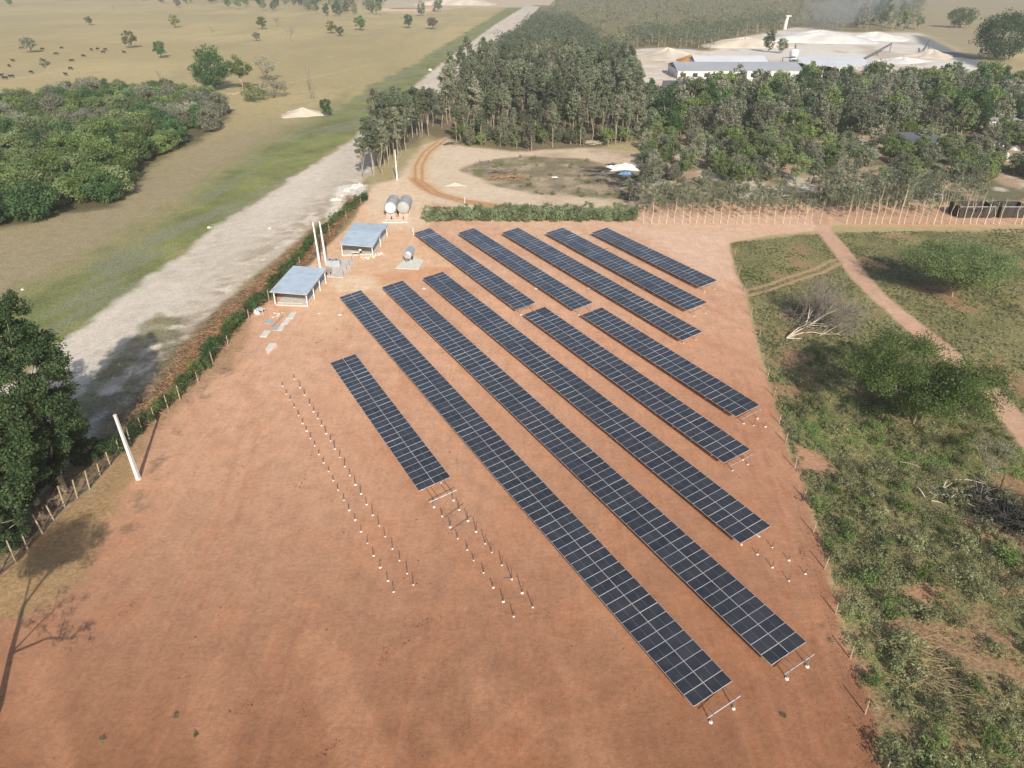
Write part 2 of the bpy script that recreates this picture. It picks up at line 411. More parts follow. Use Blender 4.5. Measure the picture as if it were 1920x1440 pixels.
GREEN = PX((-200, 740), (0, 590), (130, 520), (330, 408), (450, 310), (600, 225), (700, 160), (800, 105), (900, 45), (955, 12), (985, 12), (930, 46), (830, 118), (740, 196), (668, 258), (500, 368), (290, 520), (125, 640), (-150, 860))
GREEN2 = PX((-200, 640), (0, 560), (170, 470), (310, 385), (430, 300), (560, 225), (660, 165), (640, 235), (500, 340), (250, 520), (0, 700))
ACCESS = PX((830, 262), (800, 285), (785, 310), (785, 340), (815, 362), (870, 378), (940, 388))
YARD = PX((700, 345), (690, 375), (700, 400), (790, 395), (1190, 388), (1200, 360), (1195, 285), (1100, 278), (960, 285), (860, 272), (835, 258), (800, 268), (770, 300), (745, 335))
CLEAR = PX((870, 318), (900, 300), (1000, 292), (1100, 300), (1195, 318), (1200, 384), (1120, 372), (1000, 366), (930, 345))
ASHP = PX((1098, 318), (1150, 305), (1204, 318), (1204, 382), (1160, 376), (1120, 350))
TRACK = PX((1535, 395), (1545, 432), (1580, 475), (1612, 520), (1650, 560), (1720, 618), (1780, 665), (1850, 730), (1890, 775), (1960, 860))
TRACK2 = PX((1396, 550), (1440, 540), (1490, 522), (1535, 508), (1570, 490))
BAND = PX((1190, 384), (1960, 384), (1960, 424), (1190, 424))
SCRUB = PX((1366, 455), (1378, 505), (1400, 560), (1412, 610), (1436, 700), (1448, 760), (1474, 830), (1500, 900), (1530, 985), (1556, 1080), (1580, 1170), (1612, 1270), (1632, 1360), (1652, 1440), (1700, 1700), (2600, 1700), (2300, 436), (1560, 436))
MIDR = PX((1195, 255), (1990, 235), (1990, 384), (1200, 384))
THICK = PX((-120, 440), (0, 427), (60, 418), (130, 398), (205, 388), (260, 335), (320, 288), (400, 252), (432, 212), (400, 190), (330, 182), (230, 178), (120, 185), (0, 205), (-120, 215))
RWOOD = PX((1190, 160), (1240, 175), (1500, 150), (1620, 132), (1700, 140), (1830, 132), (1990, 165), (1990, 262), (1500, 262), (1190, 268))
QUARRY = PX((1160, 138), (1175, 95), (1250, 88), (1330, 96), (1400, 70), (1490, 52), (1600, 62), (1720, 62), (1790, 95), (1850, 130), (1800, 138), (1620, 132), (1500, 150), (1240, 170), (1190, 168))
ASPH = PX((1712, 64), (1745, 72), (1800, 100), (1880, 128), (1850, 134), (1770, 104), (1722, 80))
FARW = PX((1040, 6), (1010, 50), (1150, 150), (1175, 95), (1330, 96), (1400, 68), (1500, 50), (1590, 60), (1720, 58), (1740, 20), (1700, -20), (1060, -20))
FARF = PX((1590, 0), (1740, -10), (2000, -10), (2000, 90), (1830, 110), (1730, 62), (1660, 56))
CWOOD = PX((680, 335), (700, 230), (790, 160), (850, 100), (930, 50), (1000, 10), (1050, 10), (1180, 110), (1195, 270), (1000, 292), (860, 278), (800, 255), (745, 290))
DUSTY = PX((720, 0), (1040, 0), (1030, 14), (870, 14), (780, 26), (690, 22))

n_big = fbm(X, Y, 40, 1); n_mid = fbm(X, Y, 7, 2); n_sm = fbm(X, Y, 1.6, 3); n_far = fbm(X, Y, 110, 4)
col = np.zeros((len(X), 3)); COV = np.zeros(len(X)); REDM = np.zeros(len(X)); SPK = np.zeros(len(X))
def blend(m, c, cov=None, red=None, spk=None):
    global col, COV, REDM, SPK
    m = np.clip(m, 0, 1); c = np.array(c)
    col = col * (1 - m[:, None]) + (c if c.ndim == 2 else c[None, :]) * m[:, None]
    if cov is not None: COV = COV * (1 - m) + cov * m
    if red is not None: REDM = REDM * (1 - m) + red * m
    if spk is not None: SPK = SPK * (1 - m) + spk * m
def mixc(a, b, t):
    t = np.clip(t, 0, 1)[:, None]; return np.array(a)[None, :] * (1 - t) + np.array(b)[None, :] * t
def zone(P, soft=1.0, amp=2.0, sc=None):
    nz = (n_mid - 0.5) * 2 * amp + (n_sm - 0.5) * amp * 0.8
    if amp > 4: nz = (n_big - 0.5) * amp * 2 + (n_mid - 0.5) * amp
    return sstep(polydist(X, Y, P) + nz, soft)
# dry pasture
t = (n_far - 0.5) * 3 + 0.5
blend(np.ones(len(X)), mixc(A(174, 158, 116), A(188, 170, 126), t), cov=0.3)
blend(np.clip((fbm(X, Y * 0.35, 30, 9) - 0.52) * 5, 0, 1) * 0.5, A(158, 146, 112))
near = np.clip((330 - Y) / 150, 0, 1) * (X < 0)
blend(near * 0.75, mixc(A(146, 136, 104), A(160, 148, 112), n_big), cov=0.4)
blend(zone(PX((-100, 390), (140, 385), (320, 300), (420, 250), (660, 215), (640, 240), (420, 320), (130, 500), (-100, 600)), 6, 4) * 0.6, A(158, 143, 115), cov=0.4)
blend(zone(GREEN2, 5, 4) * 0.65, mixc(A(128, 128, 84), A(146, 142, 96), n_mid), cov=0.6)
blend(zone(GREEN, 2.5, 4) * 0.95, mixc(A(112, 118, 76), A(142, 146, 88), n_mid * 1.6 - 0.3), cov=0.6)
blend(zone(GREEN, 2, 3) * np.clip((fbm(X - 0.3 * Y, Y * 0.3, 5, 12) - 0.5) * 6, 0, 1) * 0.6, A(140, 138, 118))
blend(zone(FARW, 8, 8) * 0.8, A(112, 106, 78), cov=0.5)
blend(zone(FARF, 6, 6) * 0.85, A(158, 146, 118), cov=0.3)
blend(zone(DUSTY, 6, 4) * 0.85, A(200, 184, 160))
blend(zone(CWOOD, 4, 6) * 0.85, mixc(A(96, 88, 68), A(130, 118, 92), n_mid), cov=0.5)
blend(zone(RWOOD, 4, 6) * 0.85, mixc(A(96, 92, 70), A(150, 138, 112), (n_mid - 0.4) * 3), cov=0.5)
blend(zone(THICK, 3, 4) * 0.9, A(92, 86, 62), cov=0.5)
q = zone(QUARRY, 4, 5)
blend(q, mixc(A(210, 201, 188), A(228, 220, 208), n_big), cov=0.1)
blend(q * np.clip((fbm(X, Y * 0.5, 14, 21) - 0.55) * 6, 0, 1) * 0.6, A(172, 150, 128))
blend(q * (X < 120) * np.clip((n_mid - 0.35) * 3, 0, 1) * 0.7, A(206, 180, 154))
asm = zone(ASPH, 1.5, 0.6)
blend(asm, A(122, 124, 128), cov=0.1)
mr_ = zone(MIDR, 4, 5)
blend(mr_, mixc(A(118, 112, 86), A(176, 152, 124), (fbm(X, Y, 9, 31) - 0.42) * 7), cov=0.5)
blend(mr_ * np.clip((fbm(X, Y, 6, 33) - 0.62) * 10, 0, 1), A(196, 186, 168), spk=0.6)
for P in (PX((-20, 70), (200, 60), (420, 75), (640, 110)), PX((-20, 40), (160, 30), (330, 24)), PX((380, 190), (520, 160), (700, 120)), PX((-20, 150), (200, 130), (420, 75))):
    blend(sstep(linedist(X, Y, P) - 1.0 + (n_mid - .5) * 2, 1.2) * 0.5, A(192, 178, 148))
blend(np.clip((X < -60) * (Y > 180) * (fbm(X, Y, 4, 23) - 0.6) * 9, 0, 1) * .4, A(150, 142, 106), cov=.4)
# sandy entrance yard, access road and clearing
yd = zone(YARD, 2.0, 2.0)
blend(yd, mixc(A(206, 184, 156), A(220, 200, 174), n_mid), cov=0.1)
blend(yd * np.clip((X - 2) / 12, 0, 1) * np.clip(.5 + (n_mid - .5) * 2.5, 0, 1), A(182, 160, 132), cov=.3)
blend(zone(CLEAR, 1.5, 4.5) * 0.9, mixc(A(124, 114, 92), A(176, 158, 132), fbm(X, Y, 4, 44) * 2.6 - 0.9), cov=0.7)
blend(zone(CLEAR, 2.5, 4.5) * np.clip((fbm(X, Y, 5, 45) - 0.56) * 8, 0, 1) * .8, A(120, 122, 80), cov=0.8)
blend(zone(ASHP, 1.2, 3.0) * np.clip((fbm(X, Y * 2, 3, 41) - 0.36) * 6, 0, 1), A(62, 58, 56), cov=0.6)
bd = zone(BAND, 1.5, 1.5)
blend(bd, mixc(A(196, 156, 124), A(208, 172, 142), n_mid), cov=0.2)
# road strip
st = zone(STRIP, 1.6, 2.2)
stc = mixc(A(198, 185, 167), A(221, 209, 193), fbm(X, Y * 0.3, 8, 51))
blend(st, stc, cov=0.1)
cl = linedist(X, Y, PX((-100, 830), (120, 690), (300, 560), (470, 430), (600, 335), (700, 262), (800, 180)))
blend(st * sstep(np.abs(cl - 1.0) - 0.35, 0.3) * 0.5, A(214, 203, 186))
blend(st * sstep(np.abs(cl - 0.2) - 0.3, 0.3) * 0.35, A(168, 154, 134))
blend(st * sstep(np.abs(cl - 4.2) - 0.3, 0.3) * 0.4, A(212, 200, 184))
rp = sstep(np.abs(linedist(X, Y, PX((700, 330), (640, 370), (540, 450), (420, 560), (300, 680), (180, 810))) - 0) - 5, 4.5)
blend(st, stc * 0.98, cov=0.18, spk=0.12)
blend(st * rp * 0.35, A(190, 172, 150), cov=0.3, spk=0.3)
SX, SY = X * .80 + Y * .60, Y * .80 - X * .60
blend(st * rp * np.clip((fbm(SX * .3 + 3, SX * 0 + SY * 1.0, 2.0, 52) * .5 + fbm(X, Y, 2.4, 54) * .5 - 0.44) * 9, 0, 1) * 0.55, A(150, 133, 110), cov=0.5, spk=0.5)
blend(st * np.clip((fbm(X, Y, 1.6, 55) * .5 + fbm(X, Y, 9, 56) * .5 - 0.58) * 12, 0, 1) * 0.3, A(170, 158, 134), cov=.3)
blend(st * rp * np.clip((fbm(X + 40, Y, 2.2, 53) - 0.55) * 8, 0, 1) * 0.9, A(222, 208, 190))
vg = zone(VERGE, 0.9, 1.5)
blend(vg, mixc(A(112, 96, 76), A(158, 136, 108), n_sm * 1.8 - 0.4), cov=0.6)
wpatch = zone(PX((640, 350), (690, 345), (680, 365), (640, 400), (600, 425)), 1, 2)
blend(wpatch, A(224, 214, 198), spk=0.4)
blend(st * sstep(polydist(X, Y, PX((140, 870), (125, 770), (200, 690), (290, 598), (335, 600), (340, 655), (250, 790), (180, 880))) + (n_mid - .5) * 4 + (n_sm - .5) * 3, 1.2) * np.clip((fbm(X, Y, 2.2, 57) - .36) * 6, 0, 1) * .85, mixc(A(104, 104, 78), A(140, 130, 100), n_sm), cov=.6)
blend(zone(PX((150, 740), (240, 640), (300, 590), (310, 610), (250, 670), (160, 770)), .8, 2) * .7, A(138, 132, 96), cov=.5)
# red earth lot
lt = zone(LOT, 0.45, 0.9)
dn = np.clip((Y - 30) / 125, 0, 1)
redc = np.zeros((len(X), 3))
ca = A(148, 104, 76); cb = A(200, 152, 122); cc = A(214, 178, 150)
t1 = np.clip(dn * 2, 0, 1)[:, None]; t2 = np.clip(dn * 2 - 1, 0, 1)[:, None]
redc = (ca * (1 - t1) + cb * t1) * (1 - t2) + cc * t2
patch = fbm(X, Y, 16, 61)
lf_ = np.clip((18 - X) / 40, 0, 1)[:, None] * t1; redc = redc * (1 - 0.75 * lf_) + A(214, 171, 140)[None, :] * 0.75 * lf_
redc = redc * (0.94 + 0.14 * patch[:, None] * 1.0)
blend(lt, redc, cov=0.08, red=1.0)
ang = math.radians(29.19); RX = X * math.cos(ang) + Y * math.sin(ang); RY = -X * math.sin(ang) + Y * math.cos(ang)   # RY runs along the rows
blend(lt * np.clip((fbm(RX, RY * 0.22, 3, 62) - 0.5) * 5, 0, 1) * 0.22, A(170, 116, 86))
blend(lt * np.clip((fbm(RX * 1.2, RY * 0.3, 6, 63) - 0.55) * 6, 0, 1) * 0.4, mixc(A(192, 142, 110), A(210, 164, 134), dn))
blend(lt * np.clip((fbm(X, Y, 5, 64) - 0.6) * 9, 0, 1) * 0.2, A(190, 128, 92))
# paler trampled ground near the sheds, the yard and the back
for P, c, a, s in ((PX((560, 500), (700, 345), (790, 390), (780, 420), (860, 500), (700, 540), (620, 640), (560, 600)), A(222, 184, 148), 0.75, 3.5),
                   (PX((900, 395), (1560, 400), (1500, 432), (1370, 460), (1200, 440), (1150, 420), (900, 425)), A(214, 178, 150), 0.8, 2.5),
                   (PX((1180, 430), (1360, 440), (1375, 520), (1340, 530), (1240, 470)), A(220, 186, 160), 0.7, 3),
                   (PX((600, 520), (710, 520), (700, 540), (640, 548)), A(228, 200, 168), 0.8, 1),
                   (PX((700, 535), (730, 530), (740, 545), (715, 558)), A(226, 196, 160), 0.7, .8),
                   (PX((745, 500), (775, 480), (795, 490), (785, 505)), A(216, 204, 186), 0.9, 0.5),
                   (PX((700, 515), (810, 500), (850, 505), (790, 520), (720, 535)), A(208, 146, 106), 0.6, 1.5)):
    blend(lt * sstep(polydist(X, Y, P) + (n_mid - 0.5) * 4 * min(1, s), s) * a, c)
blend(np.maximum(lt, yd) * sstep(polydist(X, Y, PX((690, 345), (790, 325), (815, 385), (790, 425), (730, 428), (690, 400))) + (n_mid - .5) * 5, 3) * .8, A(224, 200, 170))
# greyish weedy margin along the left fence
lm = linedist(X, Y, PX((-60, 1120), (30, 1062), (72, 1010), (168, 925), (215, 862), (262, 815), (330, 745), (400, 680), (440, 612)))
blend(lt * sstep(lm - 2.2 + (n_mid - 0.5) * 5, 1.4) * 0.75, mixc(A(150, 130, 98), A(176, 138, 106), n_sm), cov=0.4, red=0.3)
lm2 = polydist(X, Y, PX((-60, 1180), (0, 1175), (60, 1160), (150, 1090), (200, 990), (250, 900), (262, 820), (30, 1062), (-60, 1120)))
blend(lt * sstep(lm2 + (n_mid - 0.5) * 3, 1.0) * 0.7, mixc(A(152, 132, 92), A(172, 144, 104), n_sm), cov=0.4, red=0.2)
blend(lt * sstep(linedist(X, Y, PX((455, 660), (380, 745), (300, 860), (240, 985))) - 1.2 + (n_mid - .5) * 3, 1.0) * np.clip((n_sm - 0.5) * 6, 0, 1) * 0.6, A(120, 104, 84), cov=0.6)
# crumbled dark clods near the right edge
rm = linedist(X, Y, PX((1540, 1180), (1570, 1240), (1600, 1330), (1640, 1440)))
blend(lt * sstep(rm - 1.2, 1.0) * np.clip((n_sm - 0.52) * 8, 0, 1) * 0.5, A(120, 86, 64), cov=0.6)
# wheel tracks
def ruts(P, gap, wdt, c, a, m):
    d = linedist(X, Y, P)
    blend(m * sstep(np.abs(d - gap / 2) - wdt, 0.25) * a, c)
ac = linedist(X, Y, ACCESS)
blend(np.maximum(yd, lt) * sstep(ac - 2.4 + (n_mid - 0.5), 1.2) * 0.75, A(206, 168, 126))
ruts(ACCESS, 1.9, 0.35, A(172, 126, 84), 0.75, np.maximum(yd, lt))
blend(np.maximum(yd, lt) * sstep(linedist(X, Y, PX((775, 335), (800, 356), (850, 372), (920, 386), (1000, 392))) - 1.0 + (n_mid - 0.5) * 1.5, 0.5) * 0.6, A(186, 132, 92))
for k, (P, g) in enumerate(((PX((1450, 1440), (1400, 1300), (1330, 1150)), 1.9), (PX((700, 1440), (760, 1250), (900, 1150), (1080, 1180)), 1.9), (PX((250, 1440), (330, 1200), (420, 1000), (470, 800)), 2.0),
                            (PX((1560, 1400), (1500, 1150), (1430, 900), (1385, 700)), 1.8), (PX((440, 1440), (520, 1250), (560, 1150)), 1.7), (PX((900, 1440), (1010, 1330), (1180, 1290)), 1.8))):
    ruts(P, g, 0.22, A(168, 108, 78), 0.28, lt)
    ruts(P, g + 0.9, 0.15, A(196, 146, 116), 0.2, lt)
# right-hand scrub ground
sc_ = zone(SCRUB, 0.8, 1.4) * (1 - lt)
bare = np.clip((fbm(X, Y, 7, 71) - 0.62) * 9, 0, 1)
blend(sc_, mixc(A(118, 116, 78), A(150, 140, 98), n_mid * 1.6 - 0.3), cov=0.7)
blend(sc_ * bare * 0.8, A(160, 126, 98), cov=0.5)
for P in (PX((1490, 830), (1550, 860), (1560, 885), (1500, 885)), PX((1700, 1105), (1760, 1090), (1790, 1130), (1740, 1150)), PX((1560, 1090), (1590, 1100), (1600, 1150), (1570, 1140)), PX((1880, 1070), (1930, 1060), (1930, 1110), (1890, 1110))):
    blend(sc_ * sstep(polydist(X, Y, P) + (n_mid - 0.5) * 2, 0.8) * 0.9, A(184, 140, 112), cov=0.2)
tk = sstep(linedist(X, Y, TRACK) - 1.75 + (n_mid - 0.5) * 0.9 + (n_sm - .5) * .5, 0.45)
blend(tk, mixc(A(190, 150, 124), A(206, 172, 146), n_mid), cov=0.08)
d2_ = linedist(X, Y, TRACK2)
tk2 = sstep(np.abs(d2_ - 0.95) - 0.45 + (n_sm - 0.5) * 0.5, 0.3) * (X > G(1396, 550).x)
blend(tk2 * 0.9, A(180, 148, 116), cov=0.1)
soot = sstep(polydist(X, Y, PX((1745, 910), (1830, 895), (1925, 930), (1925, 1020), (1850, 985), (1790, 960))) + (n_mid - .5) * 2.5, 0.8)
blend(soot * 0.8, A(66, 62, 56), cov=0.6)
col = np.clip(col * (1 + (n_sm - 0.5)[:, None] * 0.10), 0.01, 0.85)
# gentle relief
Z = (fbm(X, Y, 9, 81) - 0.5) * 0.10 + (n_sm - 0.5) * 0.10 * np.clip(sc_ + vg + mr_, 0.15, 1)

def ground_material():
    m, n, b = new_mat('earth_and_grass'); L = n.links
    at = n.nodes.new('ShaderNodeAttribute'); at.attribute_name = 'alb'
    ms = n.nodes.new('ShaderNodeAttribute'); ms.attribute_name = 'msk'
    sep = n.nodes.new('ShaderNodeSeparateColor'); L.new(ms.outputs['Color'], sep.inputs[0])
    geo = n.nodes.new('ShaderNodeNewGeometry')
    def noise(scale, det, vec=None, rough=0.6):
        x = n.nodes.new('ShaderNodeTexNoise'); x.inputs['Scale'].default_value = scale; x.inputs['Detail'].default_value = det
        x.inputs['Roughness'].default_value = rough; L.new(vec or geo.outputs['Position'], x.inputs['Vector']); return x.outputs['Fac']
    def mrange(s, a, b_, c, d):
        x = n.nodes.new('ShaderNodeMapRange'); L.new(s, x.inputs[0]); x.inputs[1].default_value = a; x.inputs[2].default_value = b_; x.inputs[3].default_value = c; x.inputs[4].default_value = d; return x.outputs[0]
    def math_(op, a, b_):
        x = n.nodes.new('ShaderNodeMath'); x.operation = op
        for i, v in enumerate((a, b_)):
            if isinstance(v, (int, float)): x.inputs[i].default_value = v
            else: L.new(v, x.inputs[i])
        return x.outputs[0]
    fine = noise(2.2, 6, rough=0.75); mid = noise(0.5, 4)
    mp = n.nodes.new('ShaderNodeMapping'); mp.inputs['Rotation'].default_value = (0, 0, -math.radians(29.19)); mp.inputs['Scale'].default_value = (0.8, 0.14, 1)
    L.new(geo.outputs['Position'], mp.inputs['Vector']); streak = noise(1.5, 5, mp.outputs[0], 0.7)
    # grass / scrub speckle
    g1 = mrange(fine, 0.32, 0.68, -1, 1); g = math_('MULTIPLY', g1, sep.outputs[0]); g = math_('MULTIPLY', g, 0.65)
    b1 = mrange(mid, 0.3, 0.7, -0.10, 0.10)
    f1 = mrange(fine, 0.3, 0.7, -0.12, 0.11)
    s1 = mrange(streak, 0.3, 0.7, -0.08, 0.07); s1 = math_('MULTIPLY', s1, sep.outputs[1])
    tot = math_('ADD', math_('ADD', g, b1), math_('ADD', f1, s1)); tot = math_('ADD', tot, 1.0)
    mx = n.nodes.new('ShaderNodeMix'); mx.data_type = 'RGBA'; mx.blend_type = 'MULTIPLY'; mx.inputs[0].default_value = 1
    L.new(at.outputs['Color'], mx.inputs['A']); L.new(tot, mx.inputs['B'])
    # scattered dark crumbs and pale chips
    cr = noise(5.0, 2, rough=0.5); crm = mrange(cr, 0.66, 0.74, 0, 1); pm = mrange(noise(0.35, 3), 0.5, 0.62, 0, 0.55); crm = math_('MULTIPLY', crm, pm)
    m2 = n.nodes.new('ShaderNodeMix'); m2.data_type = 'RGBA'; L.new(crm, m2.inputs[0]); L.new(mx.outputs['Result'], m2.inputs['A'])
    dk = n.nodes.new('ShaderNodeMix'); dk.data_type = 'RGBA'; dk.blend_type = 'MULTIPLY'; dk.inputs[0].default_value = 1; dk.inputs['B'].default_value = (0.45, 0.42, 0.4, 1)
    L.new(at.outputs['Color'], dk.inputs['A']); L.new(dk.outputs['Result'], m2.inputs['B'])
    wc = noise(3.0, 3); wm = math_('MULTIPLY', mrange(wc, 0.58, 0.66, 0, 1), sep.outputs[2])
    m3 = n.nodes.new('ShaderNodeMix'); m3.data_type = 'RGBA'; m3.inputs['B'].default_value = (0.6, 0.56, 0.5, 1); L.new(wm, m3.inputs[0]); L.new(m2.outputs['Result'], m3.inputs['A'])
    L.new(m3.outputs['Result'], b.inputs['Base Color'])
    b.inputs['Roughness'].default_value = 0.95; b.inputs['Specular IOR Level'].default_value = 0.1
    bp = n.nodes.new('ShaderNodeBump'); bp.inputs['Distance'].default_value = 0.25
    bs = math_('ADD', math_('MULTIPLY', sep.outputs[0], 0.9), 0.22); L.new(bs, bp.inputs['Strength'])
    hh = math_('ADD', fine, math_('MULTIPLY', math_('MULTIPLY', streak, sep.outputs[1]), 0.8)); L.new(hh, bp.inputs['Height']); L.new(bp.outputs[0], b.inputs['Normal'])
    return m
GMAT = ground_material()
nx, ny = len(gx), len(gy)
ii = np.arange((ny - 1) * (nx - 1)); r_, c_ = ii // (nx - 1), ii % (nx - 1)
quads = np.stack([r_ * nx + c_, r_ * nx + c_ + 1, (r_ + 1) * nx + c_ + 1, (r_ + 1) * nx + c_], 1)
def sheet(name, sel, dz, label=None, kind='structure'):
    q = quads[sel]; used, inv = np.unique(q.ravel(), return_inverse=True)
    V = np.stack([X[used], Y[used], Z[used] + dz], 1)
    ob = npmesh(name, V, inv.reshape(-1, 4), GMAT)
    for an, dat in (('alb', np.concatenate([col[used], np.ones((len(used), 1))], 1)),
                    ('msk', np.stack([COV[used], REDM[used], SPK[used], np.ones(len(used))], 1))):
        a = ob.data.attributes.new(an, 'FLOAT_COLOR', 'POINT'); a.data.foreach_set('color', dat.astype(np.float32).ravel())
    ob.data.polygons.foreach_set('use_smooth', [True] * len(ob.data.polygons))
    tag(ob, kind=kind); return ob
def cellmask(v): return v[quads].mean(1) > 0.5
allsel = np.ones(len(quads), bool)
mlot = cellmask(lt); mst = cellmask(st * (1 - vg)) & ~mlot; mtk = cellmask(tk) & ~mlot; myd = cellmask(yd * (1 - zone(CLEAR, 1.5, 3.0))) & ~mlot; mas = cellmask(asm)
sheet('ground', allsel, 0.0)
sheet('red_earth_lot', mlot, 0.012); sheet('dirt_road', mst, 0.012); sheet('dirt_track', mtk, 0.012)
sheet('sandy_yard', myd & ~mst, 0.012); sheet('paved_road', mas, 0.014)
def tk_at(x, y): return float(linedist(np.array([x]), np.array([y]), TRACK)[0])

# ------------------------------------------------------------------ solar tables
def solar_table(lf, ln, rf, rn, label, zl=0.95, zr=1.45, ext=0.0, posts=True, seed=0):
    """px corners: left/right long edge, far and near end"""
    Lf, Ln, Rf, Rn = G(*lf, zl), G(*ln, zl), G(*rf, zr), G(*rn, zr)
    e = ((Lf - Ln) + (Rf - Rn)) * 0.5; Lg = e.length; e.normalize()
    e = Vector((-math.sin(ang), math.cos(ang), 0)) * 0.5 + e * 0.5; e.z = 0; e.normalize()
    N = max(2, round(Lg / 1.155)); pit = Lg / N
    cen = (Lf + Ln + Rf + Rn) / 4
    wv = ((Rf - Lf) + (Rn - Ln)) * 0.5; wv = wv - e * wv.dot(e); W = wv.length; wv.normalize()
    o = cen - e * Lg / 2 - wv * W / 2
    up = wv.cross(e).normalized()
    if up.z < 0: up = -up
    def P(a, b, h=0.0): return o + e * a + wv * b + up * h
    root = thing('solar_table', label, 'solar array', (cen.x, cen.y, 0), 0, 'rows of solar panels on the red earth')
    rs = random.Random(seed)
    half = W / 2
    def module(mb, i, j):
        a0, a1 = i * pit + 0.012, (i + 1) * pit - 0.012; b0, b1 = j * half + 0.012, (j + 1) * half - 0.012
        ti = rs.gauss(0, 0.006)
        mb.hexa([P(a0, b0, -0.035), P(a1, b0, -0.035), P(a1, b1, -0.035), P(a0, b1, -0.035), P(a0, b0, ti), P(a1, b0, -ti), P(a1, b1, -ti), P(a0, b1, ti)], 0)
        f = 0.018; bm = (b0 + b1) / 2
        for q0, q1 in ((b0 + f, bm - 0.012), (bm + 0.012, b1 - f)):
            mb.add([P(a0 + f, q0, 0.004 + ti), P(a1 - f, q0, 0.004 - ti), P(a1 - f, q1, 0.004 - ti), P(a0 + f, q1, 0.004 + ti)], [(0, 1, 2, 3)], 1)
        mb.add([P(a0 + f, bm - 0.011, 0.003 + ti), P(a1 - f, bm - 0.011, 0.003 - ti), P(a1 - f, bm + 0.011, 0.003 - ti), P(a0 + f, bm + 0.011, 0.003 + ti)], [(0, 1, 2, 3)], 2)
    MM = [FRAMEM, GLASS, BUS]; rest = MB(); k = 0
    for i in range(N):
        for j in (0, 1):
            if k < 100 or N * 2 <= 100:
                mb = MB(); module(mb, i, j); mb.build('solar_panel', MM, root)
            else: module(rest, i, j)
            k += 1
    if rest.v: tag(rest.build('solar_panel', MM, root), kind='stuff')
    # frame below: purlins, posts in pairs with sloping rafters
    for b in (0.22 * W, 0.78 * W, 0.36 * W, 0.64 * W)[: 2 if seed % 2 else 4]:
        mb = MB(); mb.tube([P(-ext, b, -0.075), P(Lg, b, -0.075)], 0.035, 4); mb.build('purlin', STEELR, root)
    t = -ext + (0.1 if ext else 0.5); q = 0
    while t < Lg:
        if not posts: break
        for b, nm in ((0.2 * W, 'l'), (0.8 * W, 'r')):
            top = P(t, b, -0.16); mb = MB(); mb.tube([(top.x, top.y, -0.1), top], 0.05, 4); p = mb.build('post', STEEL, root)
            ft = MB(); rr = rs.uniform(0.13, 0.2); ft.tube([(top.x, top.y, -0.05), (top.x, top.y, 0.07), (top.x, top.y, 0.09)], [rr, rr * 0.85, rr * 0.4], 8)
            ft.build('footing', FOOT, p)
        mb = MB(); mb.tube([P(t, 0.08 * W, -0.14), P(t, 0.92 * W, -0.14)], 0.045, 4); mb.build('rafter', STEEL, root)
        t += pit * 3
    return root
TT = [
 (((620, 682), (785.5, 922.5), (666, 662), (843, 893)), 'short near solar row with unfinished frame bars sticking out, nearest the empty posts', 2.3),
 (((637, 557), (1299.5, 1326.5), (677, 544), (1373, 1276.5)), 'longest solar row, reaching nearest the camera at bottom right', 1.3),
 (((716, 539), (1446.6, 1247), (754, 526), (1514, 1202.5)), 'long solar row ending beside the right fence, second longest in the near block', 1.2),
 (((792, 523), (1391, 1019), (828, 508.5), (1446, 985)), 'long solar row with loose short posts beyond its near end', 0.0),
 (((983, 590), (1356, 868), (1021, 575), (1408, 843)), 'medium solar row just right of the middle, starting below the gap', 0.8),
 (((1089, 591), (1380, 780), (1129, 576), (1425, 760)), 'shorter solar row at the right side of the near block', 0.8),
 (((777, 436), (966, 582), (808, 428), (1003, 567)), 'leftmost solar row of the far block, by the barrel tank', 0.4),
 (((859, 436), (1075, 582), (890, 428), (1111, 567)), 'second solar row from the left in the far block', 0.4),
 (((942, 436), (1277, 639), (972, 427), (1318, 622)), 'longest solar row of the far block, running past the gap', 0.0),
 (((1025, 436), (1284, 582), (1056, 427), (1328, 568)), 'fourth solar row from the left in the far block', 0.9),
 (((1109, 436), (1312, 538), (1139, 427), (1345, 526)), 'rightmost and farthest solar row, greyest from sky glare', 0.5)]
for k, (c4, lab, ex) in enumerate(TT):
    solar_table(*c4, lab, ext=ex, seed=k)
# bare posts waiting for their tables
def bare_post(px, py, h, label, group, bar=None, lean=0.0):
    p = G(px, py); r = thing('steel_post', label, 'post', p, 0, group)
    mb = MB(); a = rnd.uniform(0, 6.28); h *= rnd.uniform(.8, 1.1)
    mb.tube([(p.x, p.y, -0.1), (p.x + lean * math.cos(a), p.y + lean * math.sin(a), h)], 0.042, 4); mb.build('post_shaft', STEELR, r)
    ft = MB(); rr = rnd.uniform(0.10, 0.2)
    ft.tube([(p.x, p.y, -0.05), (p.x, p.y, 0.06), (p.x, p.y, 0.10)], [rr, rr * 0.8, rr * 0.35], 7); ft.build('footing', FOOT, r)
    return r
PL = [(530, 724), (537, 739), (544, 750), (552, 764), (560, 779.5), (567.5, 794), (575, 808), (582, 822), (590, 836), (598, 852), (607, 868), (616, 884), (625, 901), (634, 919), (645, 938), (655, 957), (666, 975), (677, 997), (689, 1019), (700.6, 1042), (713, 1064), (727.5, 1089), (738, 1110)]
PR = [(552, 711), (563, 727), (571, 741), (580, 759), (588, 772), (596, 785), (603, 798), (611.6, 813), (620, 827), (628, 842), (637, 858), (646.6, 875), (656, 891.6), (666.6, 909), (677, 926), (687.5, 946), (699, 966), (711, 986), (722.5, 1006), (736, 1029), (749, 1051), (763.4, 1075.6), (775, 1096.6)]
QL = [(829, 968), (844, 988.5), (858.5, 1010), (876, 1031), (888, 1051), (906.7, 1074), (925, 1101.5), (943.5, 1128), (963, 1156)]
